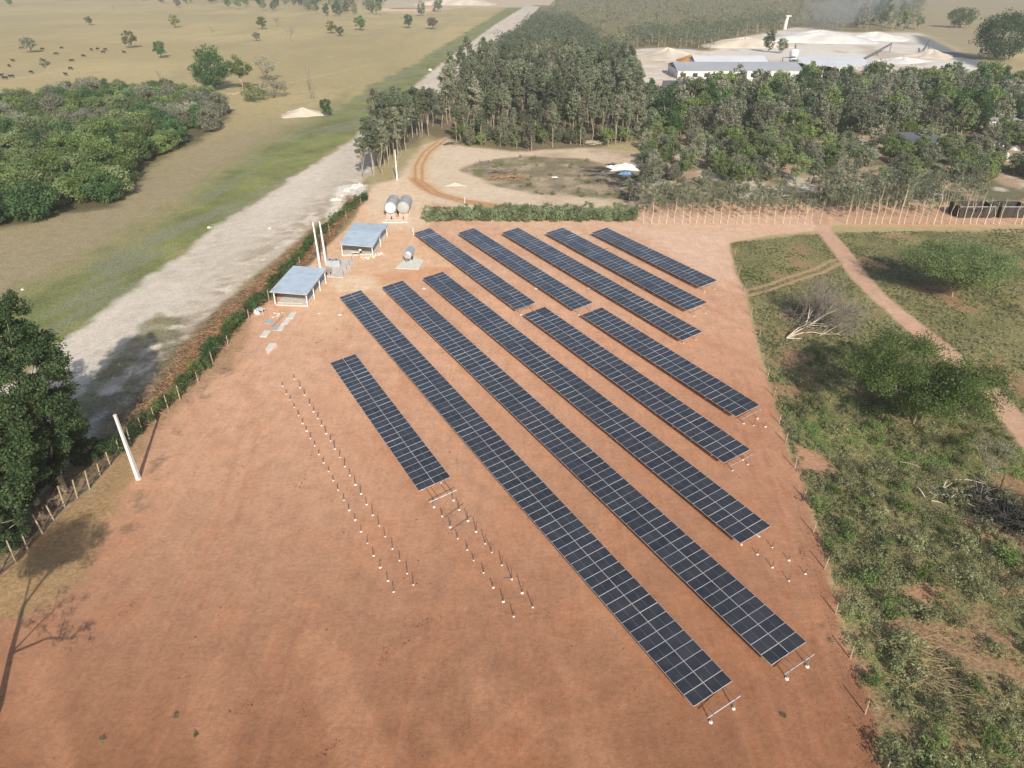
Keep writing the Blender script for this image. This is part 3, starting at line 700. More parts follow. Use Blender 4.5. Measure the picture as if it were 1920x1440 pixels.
QR = [(861, 956), (877.5, 976.5), (892.5, 997), (909.6, 1019.6), (922, 1036), (941, 1060), (959.6, 1086), (979, 1111.7), (998.8, 1139)]
for p in PL: bare_post(*p, 0.8, 'thin short steel post on a white footing in the outer left line of posts', 'outer left line of bare posts', lean=0.05)
for p in PR: bare_post(*p, 1.1, 'thin steel post on a white footing in the second line, right of the shortest posts', 'second line of bare posts', lean=0.08)
for p in QL: bare_post(*p, 0.95, 'short steel post below the unfinished short solar row, left of the pair', 'left posts below the short row', lean=0.06)
for p in QR: bare_post(*p, 1.4, 'tall steel post below the unfinished short solar row, right of the pair', 'right posts below the short row', lean=0.1)
for p in ((1420, 1039.6), (1448, 1064), (1479, 1089), (1420, 1003), (1448, 1026.6), (1479, 1050.6), (1510, 1076), (1413, 798), (1435, 800), (1393, 862)):
    bare_post(*p, 0.75, 'stubby post on a white footing between solar row ends and the right fence', 'short posts near the right fence')
for a, b in (((838, 975), (875, 950)), ((848, 1000), (890, 975))):
    p, q = G(*a, 0.95), G(*b, 1.4); r = MB(); r.tube([p, q], 0.04, 4)
    tag(r.build('frame_bar', STEELR, origin=(p.x, p.y, 0)), 'brown rafter bar resting across two posts, %s one' % ('upper' if a[1] == 975 else 'lower'), 'steel bar')
r = MB(); r.tube([G(945, 1085, .08), G(958, 1085, .08)], 0.06, 4)
tag(r.build('loose_bar', STEELR, origin=G(950, 1085)), 'short steel bar lying on the earth by a post', 'steel bar')

# ------------------------------------------------------------------ sheds, poles, tanks
def shed(name, label, roof, zf, zb, slab, posts, ridge=False, walls=(), slabh=0.22):
    """roof: px back-left, back-right, front-right, front-left"""
    BL, BR, FR, FL = [G(*p, z) for p, z in zip(roof, (zb, zb, zf, zf))]
    cx = (BL + BR + FR + FL) / 4; r = thing(name, label, 'shed', (cx.x, cx.y, 0))
    mb = MB()
    if ridge:
        ML = BL.lerp(FL, 0.45) + Vector((0, 0, 0.35)); MR = BR.lerp(FR, 0.45) + Vector((0, 0, 0.35))
        mb.slab([FL, FR, MR, ML], 0.07); mb.slab([ML, MR, BR, BL], 0.07)
    else: mb.slab([FL, FR, BR, BL], 0.07)
    rf = mb.build('roof', ROOFB, r)
    # sheet ribs
    rb = MB(); nr = 22
    for i in range(nr + 1):
        t = (i + 0.5) / (nr + 1)
        a, b = FL.lerp(FR, t), BL.lerp(BR, t)
        if ridge:
            m = a.lerp(b, 0.55) + Vector((0, 0, 0.35)); rb.tube([a + Vector((0, 0, .012)), m + Vector((0, 0, .012))], 0.022, 4); rb.tube([m + Vector((0, 0, .012)), b + Vector((0, 0, .012))], 0.022, 4)
        else: rb.tube([a + Vector((0, 0, .012)), b + Vector((0, 0, .012))], 0.022, 4)
    rb.build('rib', ROOFB, rf)
    eave = MB(); eave.tube([FL - Vector((0, 0, 0.1)), FR - Vector((0, 0, 0.1))], 0.05, 4); eave.tube([FR - Vector((0, 0, 0.1)), BR - Vector((0, 0, 0.1))], 0.05, 4)
    eave.tube([FL - Vector((0, 0, 0.1)), BL - Vector((0, 0, 0.1))], 0.05, 4); eave.build('beam', WOODP, r)
    if slab:
        q = [G(*p, slabh) for p in slab]; mb = MB(); mb.slab(q, slabh + 0.1); mb.build('floor_slab', CONC, r)
    for (u, v) in posts:
        a = FL.lerp(FR, u); b = BL.lerp(BR, u); t = a.lerp(b, v); mb = MB(); mb.box((t.x, t.y, (t.z - 0.1) / 2), (0.16, 0.16, t.z - 0.1)); mb.build('post', WHITE, r)
    return r, (BL, BR, FR, FL)
sA, qa = shed('open_shed', 'blue-grey sheet-roofed open shed nearest the camera, with an empty concrete floor', ((550, 498), (612, 503), (575, 552.5), (505, 547)), 2.55, 2.75,
     ((517, 571), (575, 573), (614, 517), (566, 513)), ((0.06, 0.06), (0.94, 0.06), (0.96, 0.35), (0.96, 0.65), (0.96, 0.95), (0.05, 0.95), (0.05, .5)))
mb = MB(); a, b = G(522, 569, .22), G(568, 570, .22); mb.tube([a + Vector((0, 0, .1)), b + Vector((0, 0, .1))], 0.05, 4); mb.build('kerb', CONCW, sA)
sB, qb = shed('open_shed', 'blue-grey gable-roofed open shed behind the twin poles, with a table and rubble under it', ((665, 417), (728, 420), (699, 463), (636, 458)), 2.5, 2.5,
     ((640, 478), (700, 476), (728, 436), (672, 434)), ((0.04, 0.04), (0.95, 0.04), (0.96, 0.5), (0.96, 0.95), (0.04, 0.95)), ridge=True)
def at_shed(q, u, v, z=0.0):
    BL, BR, FR, FL = q; p = FL.lerp(FR, u).lerp(BL.lerp(BR, u), v); return Vector((p.x, p.y, z))
# masonry table and white drum under the front eave of shed B
def mtable(p, sx, sy, h, label):
    r = thing('work_table', label, 'table', p)
    mb = MB(); mb.box((p.x, p.y, h), (sx, sy, 0.08)); mb.build('table_top', CONCW, r)
    for dx in (-1, 1):
        for dy in (-1, 1):
            mb = MB(); mb.box((p.x + dx * sx * 0.42, p.y + dy * sy * 0.4, h / 2 - 0.02), (0.09, 0.09, h - 0.04)); mb.build('leg', STEEL, r)
p = G(668, 480); mtable(p, 1.5, 0.9, 0.85, 'pale work table just outside the gable-roofed shed')
p = G(676, 476); r = thing('drum', 'white-topped dark drum beside the work table', 'drum', p)
mb = MB(); mb.tube([p, p + Vector((0, 0, 0.75))], 0.3, 14); mb.build('drum_body', DARKM, r); mb = MB(); mb.tube([p + Vector((0, 0, .75)), p + Vector((0, 0, 1.0)), p + Vector((0, 0, 1.08))], [0.34, 0.3, 0.1], 14); mb.build('lid', TANKW, r, smooth=True)
def rocks(name, label, cat, pts, m, s0=0.15, s1=0.4, n=14, seed=1, flat=0.6):
    rs = random.Random(seed); mb = MB(); C0 = G(*pts[0])
    for i in range(n):
        c = G(*rs.choice(pts)) + Vector((rs.gauss(0, 0.5), rs.gauss(0, 0.5), 0)); s = rs.uniform(s0, s1)
        vs = [];
        for t in range(3):
            for k in range(6):
                an = k / 6 * 6.28 + rs.uniform(-.3, .3); rr = s * (1.0, 0.85, 0.4)[t] * rs.uniform(0.7, 1.2)
                vs.append((c.x + rr * math.cos(an), c.y + rr * math.sin(an), (0, 0.5, 1)[t] * s * flat * 1.3 * rs.uniform(.8, 1.1) - 0.02))
        fs = [(t * 6 + k, t * 6 + (k + 1) % 6, (t + 1) * 6 + (k + 1) % 6, (t + 1) * 6 + k) for t in range(2) for k in range(6)] + [tuple(range(12, 18))]
        mb.add(vs, fs)
    ob = mb.build(name, m, origin=C0); return tag(ob, label, cat)
rocks('rubble_heap', 'heap of broken concrete and sand at the front corner of the gable-roofed shed', 'rubble', [(690, 480), (702, 480), (710, 476), (684, 484)], CONC, n=30)
# concrete apron between the sheds with grey box tanks and rebar
q = [G(*p, 0.14) for p in ((612, 518), (643, 520), (668, 486), (640, 484), (618, 500))]
mb = MB(); mb.add([v for v in q] + [v - Vector((0, 0, .25)) for v in q], [(0, 1, 2, 3, 4)] + [(i, (i + 1) % 5 + 0, (i + 1) % 5 + 5, i + 5) for i in range(5)]); tag(mb.build('concrete_apron', CONC, origin=(q[0].x, q[0].y, 0)), kind='structure')
for (x, y), sz, lab in (((620, 499), (1.35, 1.3), 'grey plastic box tank beside the twin poles, left one'), ((632, 499), (1.35, 1.3), 'grey plastic box tank beside the twin poles, right one')):
    p = G(x, y, 0.0); r = thing('box_tank', lab, 'tank', p); mb = MB(); mb.box((p.x, p.y, 0.72), (sz[0], sz[1], 1.15), 0.1)
    for i in range(4): mb.box((p.x, p.y, 0.3 + 0.27 * i), (sz[0] + 0.06, sz[1] + 0.06, 0.05), 0.1)
    mb.build('tank_body', PLASTIC, r); mb = MB(); mb.tube([(p.x, p.y, 1.29), (p.x, p.y, 1.42)], 0.2, 10); mb.build('lid', DARKM, r)
    mb = MB()
    for i in range(5): mb.tube([(p.x - 0.7 + 0.35 * i, p.y - 0.7, 0.12), (p.x - 0.7 + 0.35 * i, p.y - 0.7, 1.3)], 0.02, 4)
    mb.build('cage', STEEL, r)
p = G(617, 512, .14); r = thing('ventilation_cage', 'small wheeled wire trolley at the corner of the nearer shed', 'trolley', (p.x, p.y, 0))
mb = MB()
for i in range(5):
    a = p + Vector((-0.5 + 0.25 * i, -0.4, 0.1)); mb.tube([a, a + Vector((0, 0, 0.9)), a + Vector((0, 0.8, 0.9)), a + Vector((0, .8, 0))], 0.025, 4)
mb.build('wire_basket', STEELR, r)
for dx in (-0.4, 0.4):
    mb = MB(); c = p + Vector((dx, -0.45, 0.2)); mb.tube([c - Vector((0.05, 0, 0)), c + Vector((0.05, 0, 0))], 0.2, 12); mb.build('wheel', DARKM, r)
r['label'] = 'small wheeled wire trolley at the corner of the nearer shed'; r.name = 'wire_trolley'
for i, (x, y) in enumerate(((644, 516), (650, 506), (655, 497), (660, 490))):
    p = G(x, y, .1); mb = MB(); mb.tube([p, p + Vector((0, 0, 1.1))], 0.03, 4); mb.box((p.x, p.y, .12), (.18, .18, .06))
    tag(mb.build('rebar_stub', STEELR, origin=(p.x, p.y, 0)), 'rusty upright rebar along the edge of the concrete apron', 'rebar', 'rebar stubs on the apron')
# utility poles
def pole(px, py, h, label, r0=0.17, lean=(0, 0), m=WHITE):
    p = G(px, py); r = thing('concrete_pole', label, 'pole', p)
    t = p + Vector((lean[0], lean[1], h)); mb = MB(); n = 8
    a = (t - p); vs = []
    ws = ((0.22, 0.30), (0.13, 0.16))
    for k, (q, (sx, sy)) in enumerate(zip((p - Vector((0, 0, .2)), t), ws)):
        for ex, ey in ((-1, -1), (1, -1), (1, 1), (-1, 1)): vs.append(q + Vector((ex * sx * r0 / .17 * .5 * 1.6, ey * sy * r0 / .17 * .5 * 1.6, 0)))
    mb.hexa(vs); mb.build('shaft', m, r)
    mb = MB(); mb.box(t + Vector((0, 0, 0.04)), (0.3 * r0 / .17, 0.3 * r0 / .17, 0.1)); mb.build('cap', CONCW, r)
    mb = MB(); mb.tube([p - Vector((0, 0, .1)), p + Vector((0, 0, .1)), p + Vector((0, 0, .14))], [0.35, 0.33, 0.15], 10); mb.build('footing', CONC, r)
pole(260, 898, 8.6, 'white square concrete pole standing alone on the red earth near the left fence', lean=(-0.25, 0.0))
pole(600.8, 501, 8.8, 'white pole of the pair behind the nearer shed, closer to the hedge', lean=(-0.2, 0))
pole(612.5, 497, 8.6, 'white pole of the pair behind the nearer shed, closer to the box tanks', lean=(-0.2, 0))
pole(745, 338, 8.0, 'lone white pole at the bend of the sandy access road')
for (x, y, h, lab) in ((775, 441, 1.6, 'short white post at the tip of the leftmost far solar row'), (872, 392, 2.8, 'thin pale post behind the cane hedge')):
    p = G(x, y); mb = MB(); mb.tube([p, p + Vector((0, 0, h))], 0.09, 6); mb.tube([p, p + Vector((0, 0, .08))], 0.2, 6); tag(mb.build('marker_post', WHITE, origin=p), lab, 'post')
# twin fuel tanks on brick piers
def cyl_tank(p, d, L, rad, z, endm, label, domed=0.5):
    """horizontal tank from p along d"""
    r = thing('horizontal_tank', label, 'tank', (p.x, p.y, 0)); d = d.normalized()
    c = Vector((p.x, p.y, z + rad)); mb = MB()
    ss = [0, 0.06, 0.2, 0.5] ; pts = [c + d * (0.5 * rad * 0)]
    prof = [(0.0, 0.72), (0.12, 0.9), (0.35, 1.0), (L - 0.35, 1.0), (L - 0.12, 0.9), (L, 0.72)]
    mb.tube([c + d * s for s, _ in prof], [rad * k for _, k in prof], 22); mb.build('shell', TANKG, r, smooth=False)
    mb = MB(); mb.tube([c - d * 0.16, c - d * 0.02], [rad * 0.35, rad * 0.76], 22); mb.build('end_cap', endm, r)
    for s in (L * 0.33, L * 0.66):
        mb = MB(); mb.tube([c + d * (s - 0.03), c + d * (s + 0.03)], rad * 1.015, 22); mb.build('band', STEEL, r)
    mb = MB(); t = c + d * L * 0.5 + Vector((0, 0, rad)); mb.tube([t - Vector((0, 0, .05)), t + Vector((0, 0, 0.25))], 0.28, 12); mb.build('manhole', STEEL, r)
    for s in (0.6, L / 2, L - 0.6):
        mb = MB(); q = c + d * s; perp = Vector((-d.y, d.x, 0)); a = math.atan2(perp.y, perp.x)
        mb.box((q.x, q.y, (z + 0.25) / 2), (rad * 1.5, 0.35, z + 0.25), a); mb.build('pier', BRICK, r)
    return r
dd = (G(770, 378) - G(756, 411)); dd.z = 0
cyl_tank(G(733, 409), dd, 6.5, 1.45, 0.85, TANKW, 'horizontal tank with a white rounded end on brick piers, left of the pair')
cyl_tank(G(757, 409), dd, 6.5, 1.45, 0.85, TANKG, 'grey horizontal tank on brick piers, right of the pair', )
mb = MB(); a = G(717, 418); b = G(764, 418); mb.slab([a + Vector((0, 0, .12)), b + Vector((0, 0, .12)), b + dd.normalized() * 2.2 + Vector((0, 0, .12)), a + dd.normalized() * 2.2 + Vector((0, 0, .12))], .2); tag(mb.build('tank_slab', CONCW, origin=a), kind='structure')
for x in (735, 757):
    p = G(x, 412.5); mb = MB(); mb.box((p.x, p.y - .35, .65), (.3, .12, .5)); mb.tube([(p.x, p.y - .35, .9), (p.x, p.y - .35, 1.05)], .06, 6)
    tag(mb.build('tank_valve_box', RED if x == 757 else DARKM, origin=(p.x, p.y, 0)), '%s valve box below the %s tank' % (('red', 'grey') if x == 757 else ('dark', 'white-ended')), 'valve box')
# barrel shaped tank on its pale pad
q = [G(*p, .1) for p in ((741, 503), (785, 505), (794, 487), (763, 482))]; mb = MB(); mb.slab([q[0], q[1], q[2], q[3]], .2); tag(mb.build('concrete_pad', CONCW, origin=(q[0].x, q[0].y, 0)), kind='structure')
p = G(764, 491); d = (G(774, 476) - G(764, 491)); d.z = 0; d.normalize(); r = thing('barrel_tank', 'small silver barrel tank trailer on a concrete pad beside the far solar rows', 'tank trailer', (p.x, p.y, 0))
c = Vector((p.x, p.y, 1.25)); mb = MB(); mb.tube([c, c + d * 0.2, c + d * 3.6, c + d * 3.8], [0.5, 0.8, 0.8, 0.5], 18); mb.build('shell', SILV, r)
mb = MB(); mb.tube([c - d * 0.05, c + d * 0.02], [.42, .52], 18); mb.build('end_cap', TANKG, r)
pr = Vector((-d.y, d.x, 0))
for sx in (-.7, .7):
    w0 = Vector((p.x, p.y, .38)) + d * 1.2 + pr * sx; mb = MB(); mb.tube([w0 - pr * .1, w0 + pr * .1], .38, 14); mb.build('wheel', DARKM, r)
    w0 = Vector((p.x, p.y, 0)) + d * .2 + pr * sx * .6; mb = MB(); mb.tube([w0, w0 + Vector((0, 0, .7))], .05, 5); mb.build('leg', STEEL, r)
mb = MB(); f0 = Vector((p.x, p.y, .5)); mb.tube([f0 + pr * .5, f0 - d * 1.0, f0 - pr * .5], .06, 5); mb.build('drawbar', DARKM, r)
# boards, slabs, sacks on the red earth by the nearer shed
def board(px4, th, m, label, cat='slab', z=None):
    q = [G(*p, th) for p in px4]; mb = MB(); mb.slab(q, th - .005); c = sum(q, Vector()) / 4
    tag(mb.build('concrete_board', m, origin=(c.x, c.y, 0)), label, cat)
board(((519.5, 619), (529, 619), (535, 608), (526, 608)), .1, CONCW, 'lowest of three pale slabs in a row below the nearer shed')
board(((527, 607), (539, 607), (545, 598.5), (535, 598.5)), .1, CONCW, 'middle of three pale slabs in a row below the nearer shed')
board(((536, 597), (549, 597), (557, 584), (546, 585)), .1, CONCW, 'top of three pale slabs in a row below the nearer shed')
board(((487, 630.5), (500, 631), (508, 620), (496, 619.5)), .14, CONCW, 'single pale slab apart on the red earth, left of the slab row')
board(((509, 612), (512, 613), (531, 592), (528, 591)), .12, WOODP, 'long narrow timber board beside the three slabs')
board(((508, 620), (518, 619), (523, 611), (513, 610)), .06, PLASTIC, 'bluish grey sheet lying below the timber board')
board(((496, 606), (507, 607), (514, 600), (503, 598)), .06, PLASTIC, 'grey sheet on the earth near the hedge')
board(((497, 655), (500, 659), (519, 643), (506, 643)), .5, CONCW, 'stacked cream panels standing alone on the red earth', 'panel stack')
rocks('white_bags', 'pile of white bags by the hedge next to the nearer shed', 'bags', [(482, 584), (489, 583), (485, 586)], TARP, .25, .5, n=8, seed=4, flat=.7)
rocks('scrap_heap', 'small heap of pale scrap at the slab row', 'scrap', [(516, 590), (522, 588), (513, 596)], CONC, .1, .25, n=16, seed=5)
mb = MB(); q = [G(478, 581, .9), G(492, 582, .9), G(496, 578, .8), G(482, 577, .8)]; mb.slab(q, .05)
for p in q: mb.tube([(p.x, p.y, 0), p], .04, 4)
tag(mb.build('low_table', WHITE, origin=(q[0].x, q[0].y, 0)), 'small white table behind the white bags', 'table')
for (x, y, s, l) in ((393, 430, .55, 'white stone on the grassy edge of the dirt road'), (505, 430, .5, 'white stone in the middle of the dirt road'), (808, 132, 1.3, 'white marker stone on the grass beside the far dirt road'), (45, 544, .35, 'white stump in the dry grass at the left edge'), (600, 590, .25, 'small white lump left of the second row')):
    rocks('white_stone', l, 'stone', [(x, y)], ROCK, s, s * 1.05, n=1, seed=int(x))
for k, (x, y) in enumerate(((795, 541), (637, 590), (1005, 541), (1105, 540), (1206, 541), (715, 617))):
    p = G(x, y); mb = MB(); mb.tube([(p.x, p.y, -.02), (p.x, p.y, .06), (p.x, p.y, .09)], [.38, .3, .1], 9)
    tag(mb.build('concrete_blob', FOOT, origin=p), 'flat white concrete blob on the earth beside a solar row', 'footing', 'concrete blobs beside the rows')

# ------------------------------------------------------------------ vegetation
USED = set()
def place(proto, loc, rz=0.0, sc=1.0, label=None, group=None, nm=None):
    if nm:
        o = dup(proto, loc, rz, sc, label, group); o.name = nm
        if 'bush' in nm: o['category'] = 'bush'
        return o
    if proto.name not in USED:
        USED.add(proto.name); proto.location = loc; proto.rotation_euler = (0, 0, rz)
        proto.scale = (sc, sc, sc) if not hasattr(sc, '__len__') else sc
        if label: proto['label'] = label
        if group: proto['group'] = group
        return proto
    return dup(proto, loc, rz, sc, label, group)
def scatter(P, n, dmin, seed, avoid=None, yb=None):
    rs = random.Random(seed); xs = [p[0] for p in P]; ys = [p[1] for p in P]; out = []; t = 0
    x0, x1, y0, y1 = min(xs), max(xs), min(ys), max(ys)
    cx = np.array([rs.uniform(x0, x1) for _ in range(n * 60)]); cy = np.array([rs.uniform(y0, y1) for _ in range(n * 60)])
    ok = polydist(cx, cy, P) < 0
    if avoid is not None: ok &= ~avoid(cx, cy)
    for x, y in zip(cx[ok], cy[ok]):
        if len(out) >= n: break
        if all((x - a) ** 2 + (y - b) ** 2 > dmin * dmin for a, b in out): out.append((float(x), float(y)))
    return out
UP = {}
def protos(key, n, **kw):
    UP[key] = [make_tree(1000 + sum(map(ord, key)) + 17 * i, kw.get('nm', 'tree'), kw.get('label', 'tree'), kw.get('cat', 'tree'),
               kw['lm'][i % len(kw['lm'])], kw.get('bark', BARK), kw['Ht'] * (1 + 0.08 * (i - 1)), kw['R'], kw['base'], kw['ncl'], kw['nl'], kw['leaf'], kw.get('tr', 0.16),
               kw.get('shape', 'ell'), kw.get('lean', 0.02), kw.get('limbs', 8), kw.get('cr', 0.33), kw.get('ztop', 1.0), kw.get('flat', 0.8), kw.get('stems', 1), kw.get('gap', 0.0)) for i in range(n)]
protos('euc', 5, nm='eucalyptus_tree', lm=[LF_EUC], Ht=19, R=3.2, base=0.42, ncl=46, nl=48, leaf=0.72, tr=0.17, cr=0.28, limbs=12, shape='cone', gap=0.42, lean=0.02)
protos('broad', 5, nm='thicket_tree', lm=[LF_BROAD, LF_DARK, LF_BROAD, LF_BRIGHT, LF_GREY], Ht=7.5, R=4.3, base=0.04, ncl=70, nl=46, leaf=0.62, tr=0.2, cr=0.30, limbs=10, stems=2, gap=0.30, bark=BARKD)
protos('mixed', 5, nm='woodland_tree', lm=[LF_EUC, LF_BROAD, LF_GREY, LF_DARK, LF_BROAD], Ht=11, R=3.7, base=0.12, ncl=52, nl=42, leaf=0.75, tr=0.2, cr=0.30, limbs=10, stems=2, gap=0.32)
protos('young', 4, nm='young_eucalyptus', lm=[LF_PLANT], Ht=7.6, R=1.5, base=0.36, ncl=15, nl=22, leaf=0.42, tr=0.065, cr=0.36, limbs=5, gap=0.28, lean=0.03)
POLEB = mat('pale_slim_trunk', (0.62, 0.49, 0.37), 0.9, var=0.2)  # lighter bark colour for the trunks of the front plantation row
protos('slim', 4, nm='slim_eucalyptus', lm=[LF_PLANT], bark=POLEB, Ht=7.6, R=1.1, base=0.55, ncl=8, nl=14, leaf=0.34, tr=0.10, cr=0.36, limbs=4, gap=0.2, lean=0.025)
protos('past', 4, nm='pasture_tree', lm=[LF_GREY, LF_BROAD, LF_YEL, LF_DARK], Ht=10, R=4.6, base=0.25, ncl=34, nl=50, leaf=0.95, tr=0.28, cr=0.33, limbs=9, stems=2, bark=BARKD, gap=0.25)
protos('shrub', 4, nm='shrub', lm=[LF_SCRUB, LF_BRIGHT, LF_SCRUB, LF_GREY], cat='shrub', Ht=1.5, R=1.2, base=0.05, ncl=16, nl=30, leaf=0.24, tr=0.04, cr=0.42, limbs=4, stems=2, bark=BARKD)
protos('hedge', 4, nm='hedge_shrub', lm=[LF_HEDGE, LF_HEDGE, LF_DARK, LF_BRIGHT], cat='shrub', Ht=1.9, R=0.95, base=0.05, ncl=18, nl=34, leaf=0.2, tr=0.04, cr=0.42, limbs=4, stems=2, bark=BARKD)
protos('cane', 4, nm='cane_clump', lm=[LF_CANE], cat='cane', Ht=2.5, R=1.25, base=0.05, ncl=20, nl=34, leaf=0.3, tr=0.04, cr=0.4, limbs=6, stems=3)
bt = []
for i in range(3):
    r = thing('bare_tree', 'bare tree', 'tree'); KIDS[r.name] = [branch_tree(50 + i, 'b', '', '', TWIG, 9.0, 0.16, depth=4, spread=0.75, kids=3, up=0.1, minr=0.03, parent=r)]; bt.append(r)
UP['bare'] = bt

# the left-hand thicket
k = 0
lowleft = PX((-10, 310), (60, 300), (60, 345), (-10, 350))
for x, y in scatter(THICK, 290, 4.0, 11, avoid=lambda X_, Y_: polydist(X_, Y_, lowleft) < -1):
    far = (y > 235) or (x < -150 and rnd.random() < 0.3)
    pr = UP['broad'][rnd.choice([4, 0, 0, 2, 0, 1, 0] if far else [0, 1, 2, 0, 3, 0])]
    s = rnd.uniform(0.7, 1.15) * (0.9 if y > 260 else 1.0)
    place(pr, (x, y, -0.1), rnd.uniform(0, 6.28), (s * rnd.uniform(.9, 1.15), s * rnd.uniform(.9, 1.15), s), 'bushy green tree in the dense thicket on the left pasture', 'trees of the left thicket')
for (px, py, s, l) in ((108, 290, 1.0, 'leafless grey-brown tree in a gap of the left thicket'), (300, 232, 0.75, 'leafless grey tree at the back of the left thicket'), (418, 228, .8, 'bare twiggy tree at the right tip of the left thicket')):
    place(UP['bare'][k % 3], G(px, py), k, s, l); k += 1
# eucalyptus wood behind the clearing, and the belt left of the access road
acx = lambda X_, Y_: (linedist(X_, Y_, PX((745, 345), (800, 285), (835, 258), (870, 225), (900, 190))) < 4) | (polydist(X_, Y_, STRIP) < 0) | (polydist(X_, Y_, YARD) < 0.5)
EUC1 = PX((683, 338), (672, 318), (688, 290), (740, 262), (790, 240), (818, 225), (832, 240), (790, 262), (764, 278), (744, 310), (732, 325))
EUC2 = PX((838, 262), (880, 288), (1000, 300), (1090, 276), (1195, 268), (1190, 190), (1160, 120), (1080, 60), (1016, 46), (965, 82), (908, 128), (872, 168), (832, 212))
for x, y in scatter(EUC1, 40, 2.2, 12, avoid=lambda X_, Y_: acx(X_, Y_)):
    s = rnd.uniform(0.55, 0.85); place(UP['euc'][rnd.randint(0, 4)], (x, y, -.1), rnd.uniform(0, 6.28), (s * 1.2, s * 1.2, s), 'dark green eucalyptus in the belt between the dirt road and the access road', 'belt of eucalyptus left of the access road')
EUCS = scatter(EUC2, 900, 3.9, 13, avoid=acx); EUCS.sort(key=lambda q: q[1])
EUC_FAR = EUCS[262:]
for x, y in EUCS[:262]:
    s = rnd.uniform(0.62, 1.12) * (0.72 if y < 255 and x < 12 else 1.0)
    place(UP['euc'][rnd.randint(0, 4)], (x, y, -.1), rnd.uniform(0, 6.28), (s, s, s), 'tall slender eucalyptus in the wood behind the clearing', 'eucalyptus wood behind the clearing')
for x, y in scatter(PX((840, 268), (1190, 268), (1190, 262), (1100, 262), (860, 255)), 34, 2.0, 14, avoid=acx) + scatter(PX((855, 285), (1180, 272), (1180, 262), (860, 262)), 20, 2.0, 15, avoid=acx):
    s = rnd.uniform(0.3, 0.55); place(UP['mixed'][rnd.choice([0, 1, 2])], (x, y, -.1), rnd.uniform(0, 6.28), s, 'low bush at the foot of the eucalyptus wood', 'undergrowth at the edge of the eucalyptus wood', nm='undergrowth_bush')
# right-hand woods below the quarry
RW = PX((1195, 262), (1195, 186), (1250, 198), (1330, 182), (1420, 176), (1510, 172), (1620, 160), (1700, 162), (1790, 158), (1980, 172), (1990, 250), (1750, 258), (1500, 262))
for x, y in scatter(RW, 285, 4.4, 16):
    s = rnd.uniform(0.72, 1.2) * (0.75 if y > 335 else 1)
    place(UP['mixed'][rnd.choice([0, 2, 0, 4, 2, 3, 0])], (x, y, -.1), rnd.uniform(0, 6.28), s, 'tree in the mixed wood below the quarry yard', 'mixed wood below the quarry')
for (px, py, key, i, s, l) in ((1640, 172, 'broad', 3, 1.5, 'bright yellow-green round tree at the lower edge of the quarry yard'), (1840, 175, 'broad', 3, 1.6, 'bright green domed tree at the right end of the quarry yard'), (1700, 170, 'broad', 3, 1.2, 'light green tree between the two brightest trees by the quarry'),
                               (1788, 195, 'bare', 1, 1.3, 'leafless purplish tree beside the bright domed tree'), (1500, 168, 'mixed', 2, .7, 'pale olive bush below the open quarry shed'), (1790, 137, 'broad', 3, .7, 'small bright tree on the sand at the right of the quarry')):
    place(UP[key][i], G(px, py), rnd.uniform(0, 6), s, l)
# scrubby ground between plantation and wood
for x, y in scatter(PX((1195, 255), (1990, 235), (1990, 348), (1200, 348)), 280, 2.4, 17, avoid=lambda X_, Y_: fbm(X_, Y_, 9, 31) > 0.53):
    s = rnd.uniform(0.28, 0.62); place(UP['mixed'][rnd.choice([0, 2, 4, 1])], (x, y, -.1), rnd.uniform(0, 6.28), (s * 1.2, s * 1.2, s), 'low scrub bush on the patchy ground behind the young trees', 'scrub bushes behind the plantation', nm='scrub_bush')
# plantation of young eucalyptus, rows set out in lines
front = [(1206 + 14.4 * i, 419) for i in range(24)] + [(1587 + 13.6 * i, 420) for i in range(26)]
for r_i in range(7):
    for j, (px, py) in enumerate(front):
        p = G(px, py); x = p.x + rnd.gauss(0, .12) - r_i * 0.15; y = p.y + (r_i * 3.2 + 2.6 if r_i else 0) + rnd.gauss(0, .15)
        if rnd.random() < 0.04 + 0.06 * r_i: continue
        if px > 1780 and 1 <= r_i <= 3: continue
        s = rnd.uniform(0.72, 1.0) * (1.15 if px > 1580 else 0.85)
        place((UP['slim'] if r_i == 0 else UP['young'])[rnd.randint(0, 3)], (x, y, -.05), rnd.uniform(0, 6.28), (s, s, s * (rnd.uniform(.75, 1.25) if r_i == 0 else 1)),
              'thin-trunked young eucalyptus in the front plantation row' if r_i == 0 else 'thin young eucalyptus in the rows behind the front plantation row',
              'front row of the plantation' if r_i == 0 else 'back rows of the plantation')
# cane hedge at the top of the lot
for i in range(84):
    px = 802 + 384 * (i // 2) / 41; p = G(px, 414 - (i % 2) * 9 + rnd.uniform(-2, 2)); s = rnd.uniform(0.8, 1.2)
    place(UP['cane'][i % 4], (p.x, p.y, 0), rnd.uniform(0, 6.28), s, 'clump of the pale green cane hedge at the back of the lot', 'cane hedge along the back of the lot')
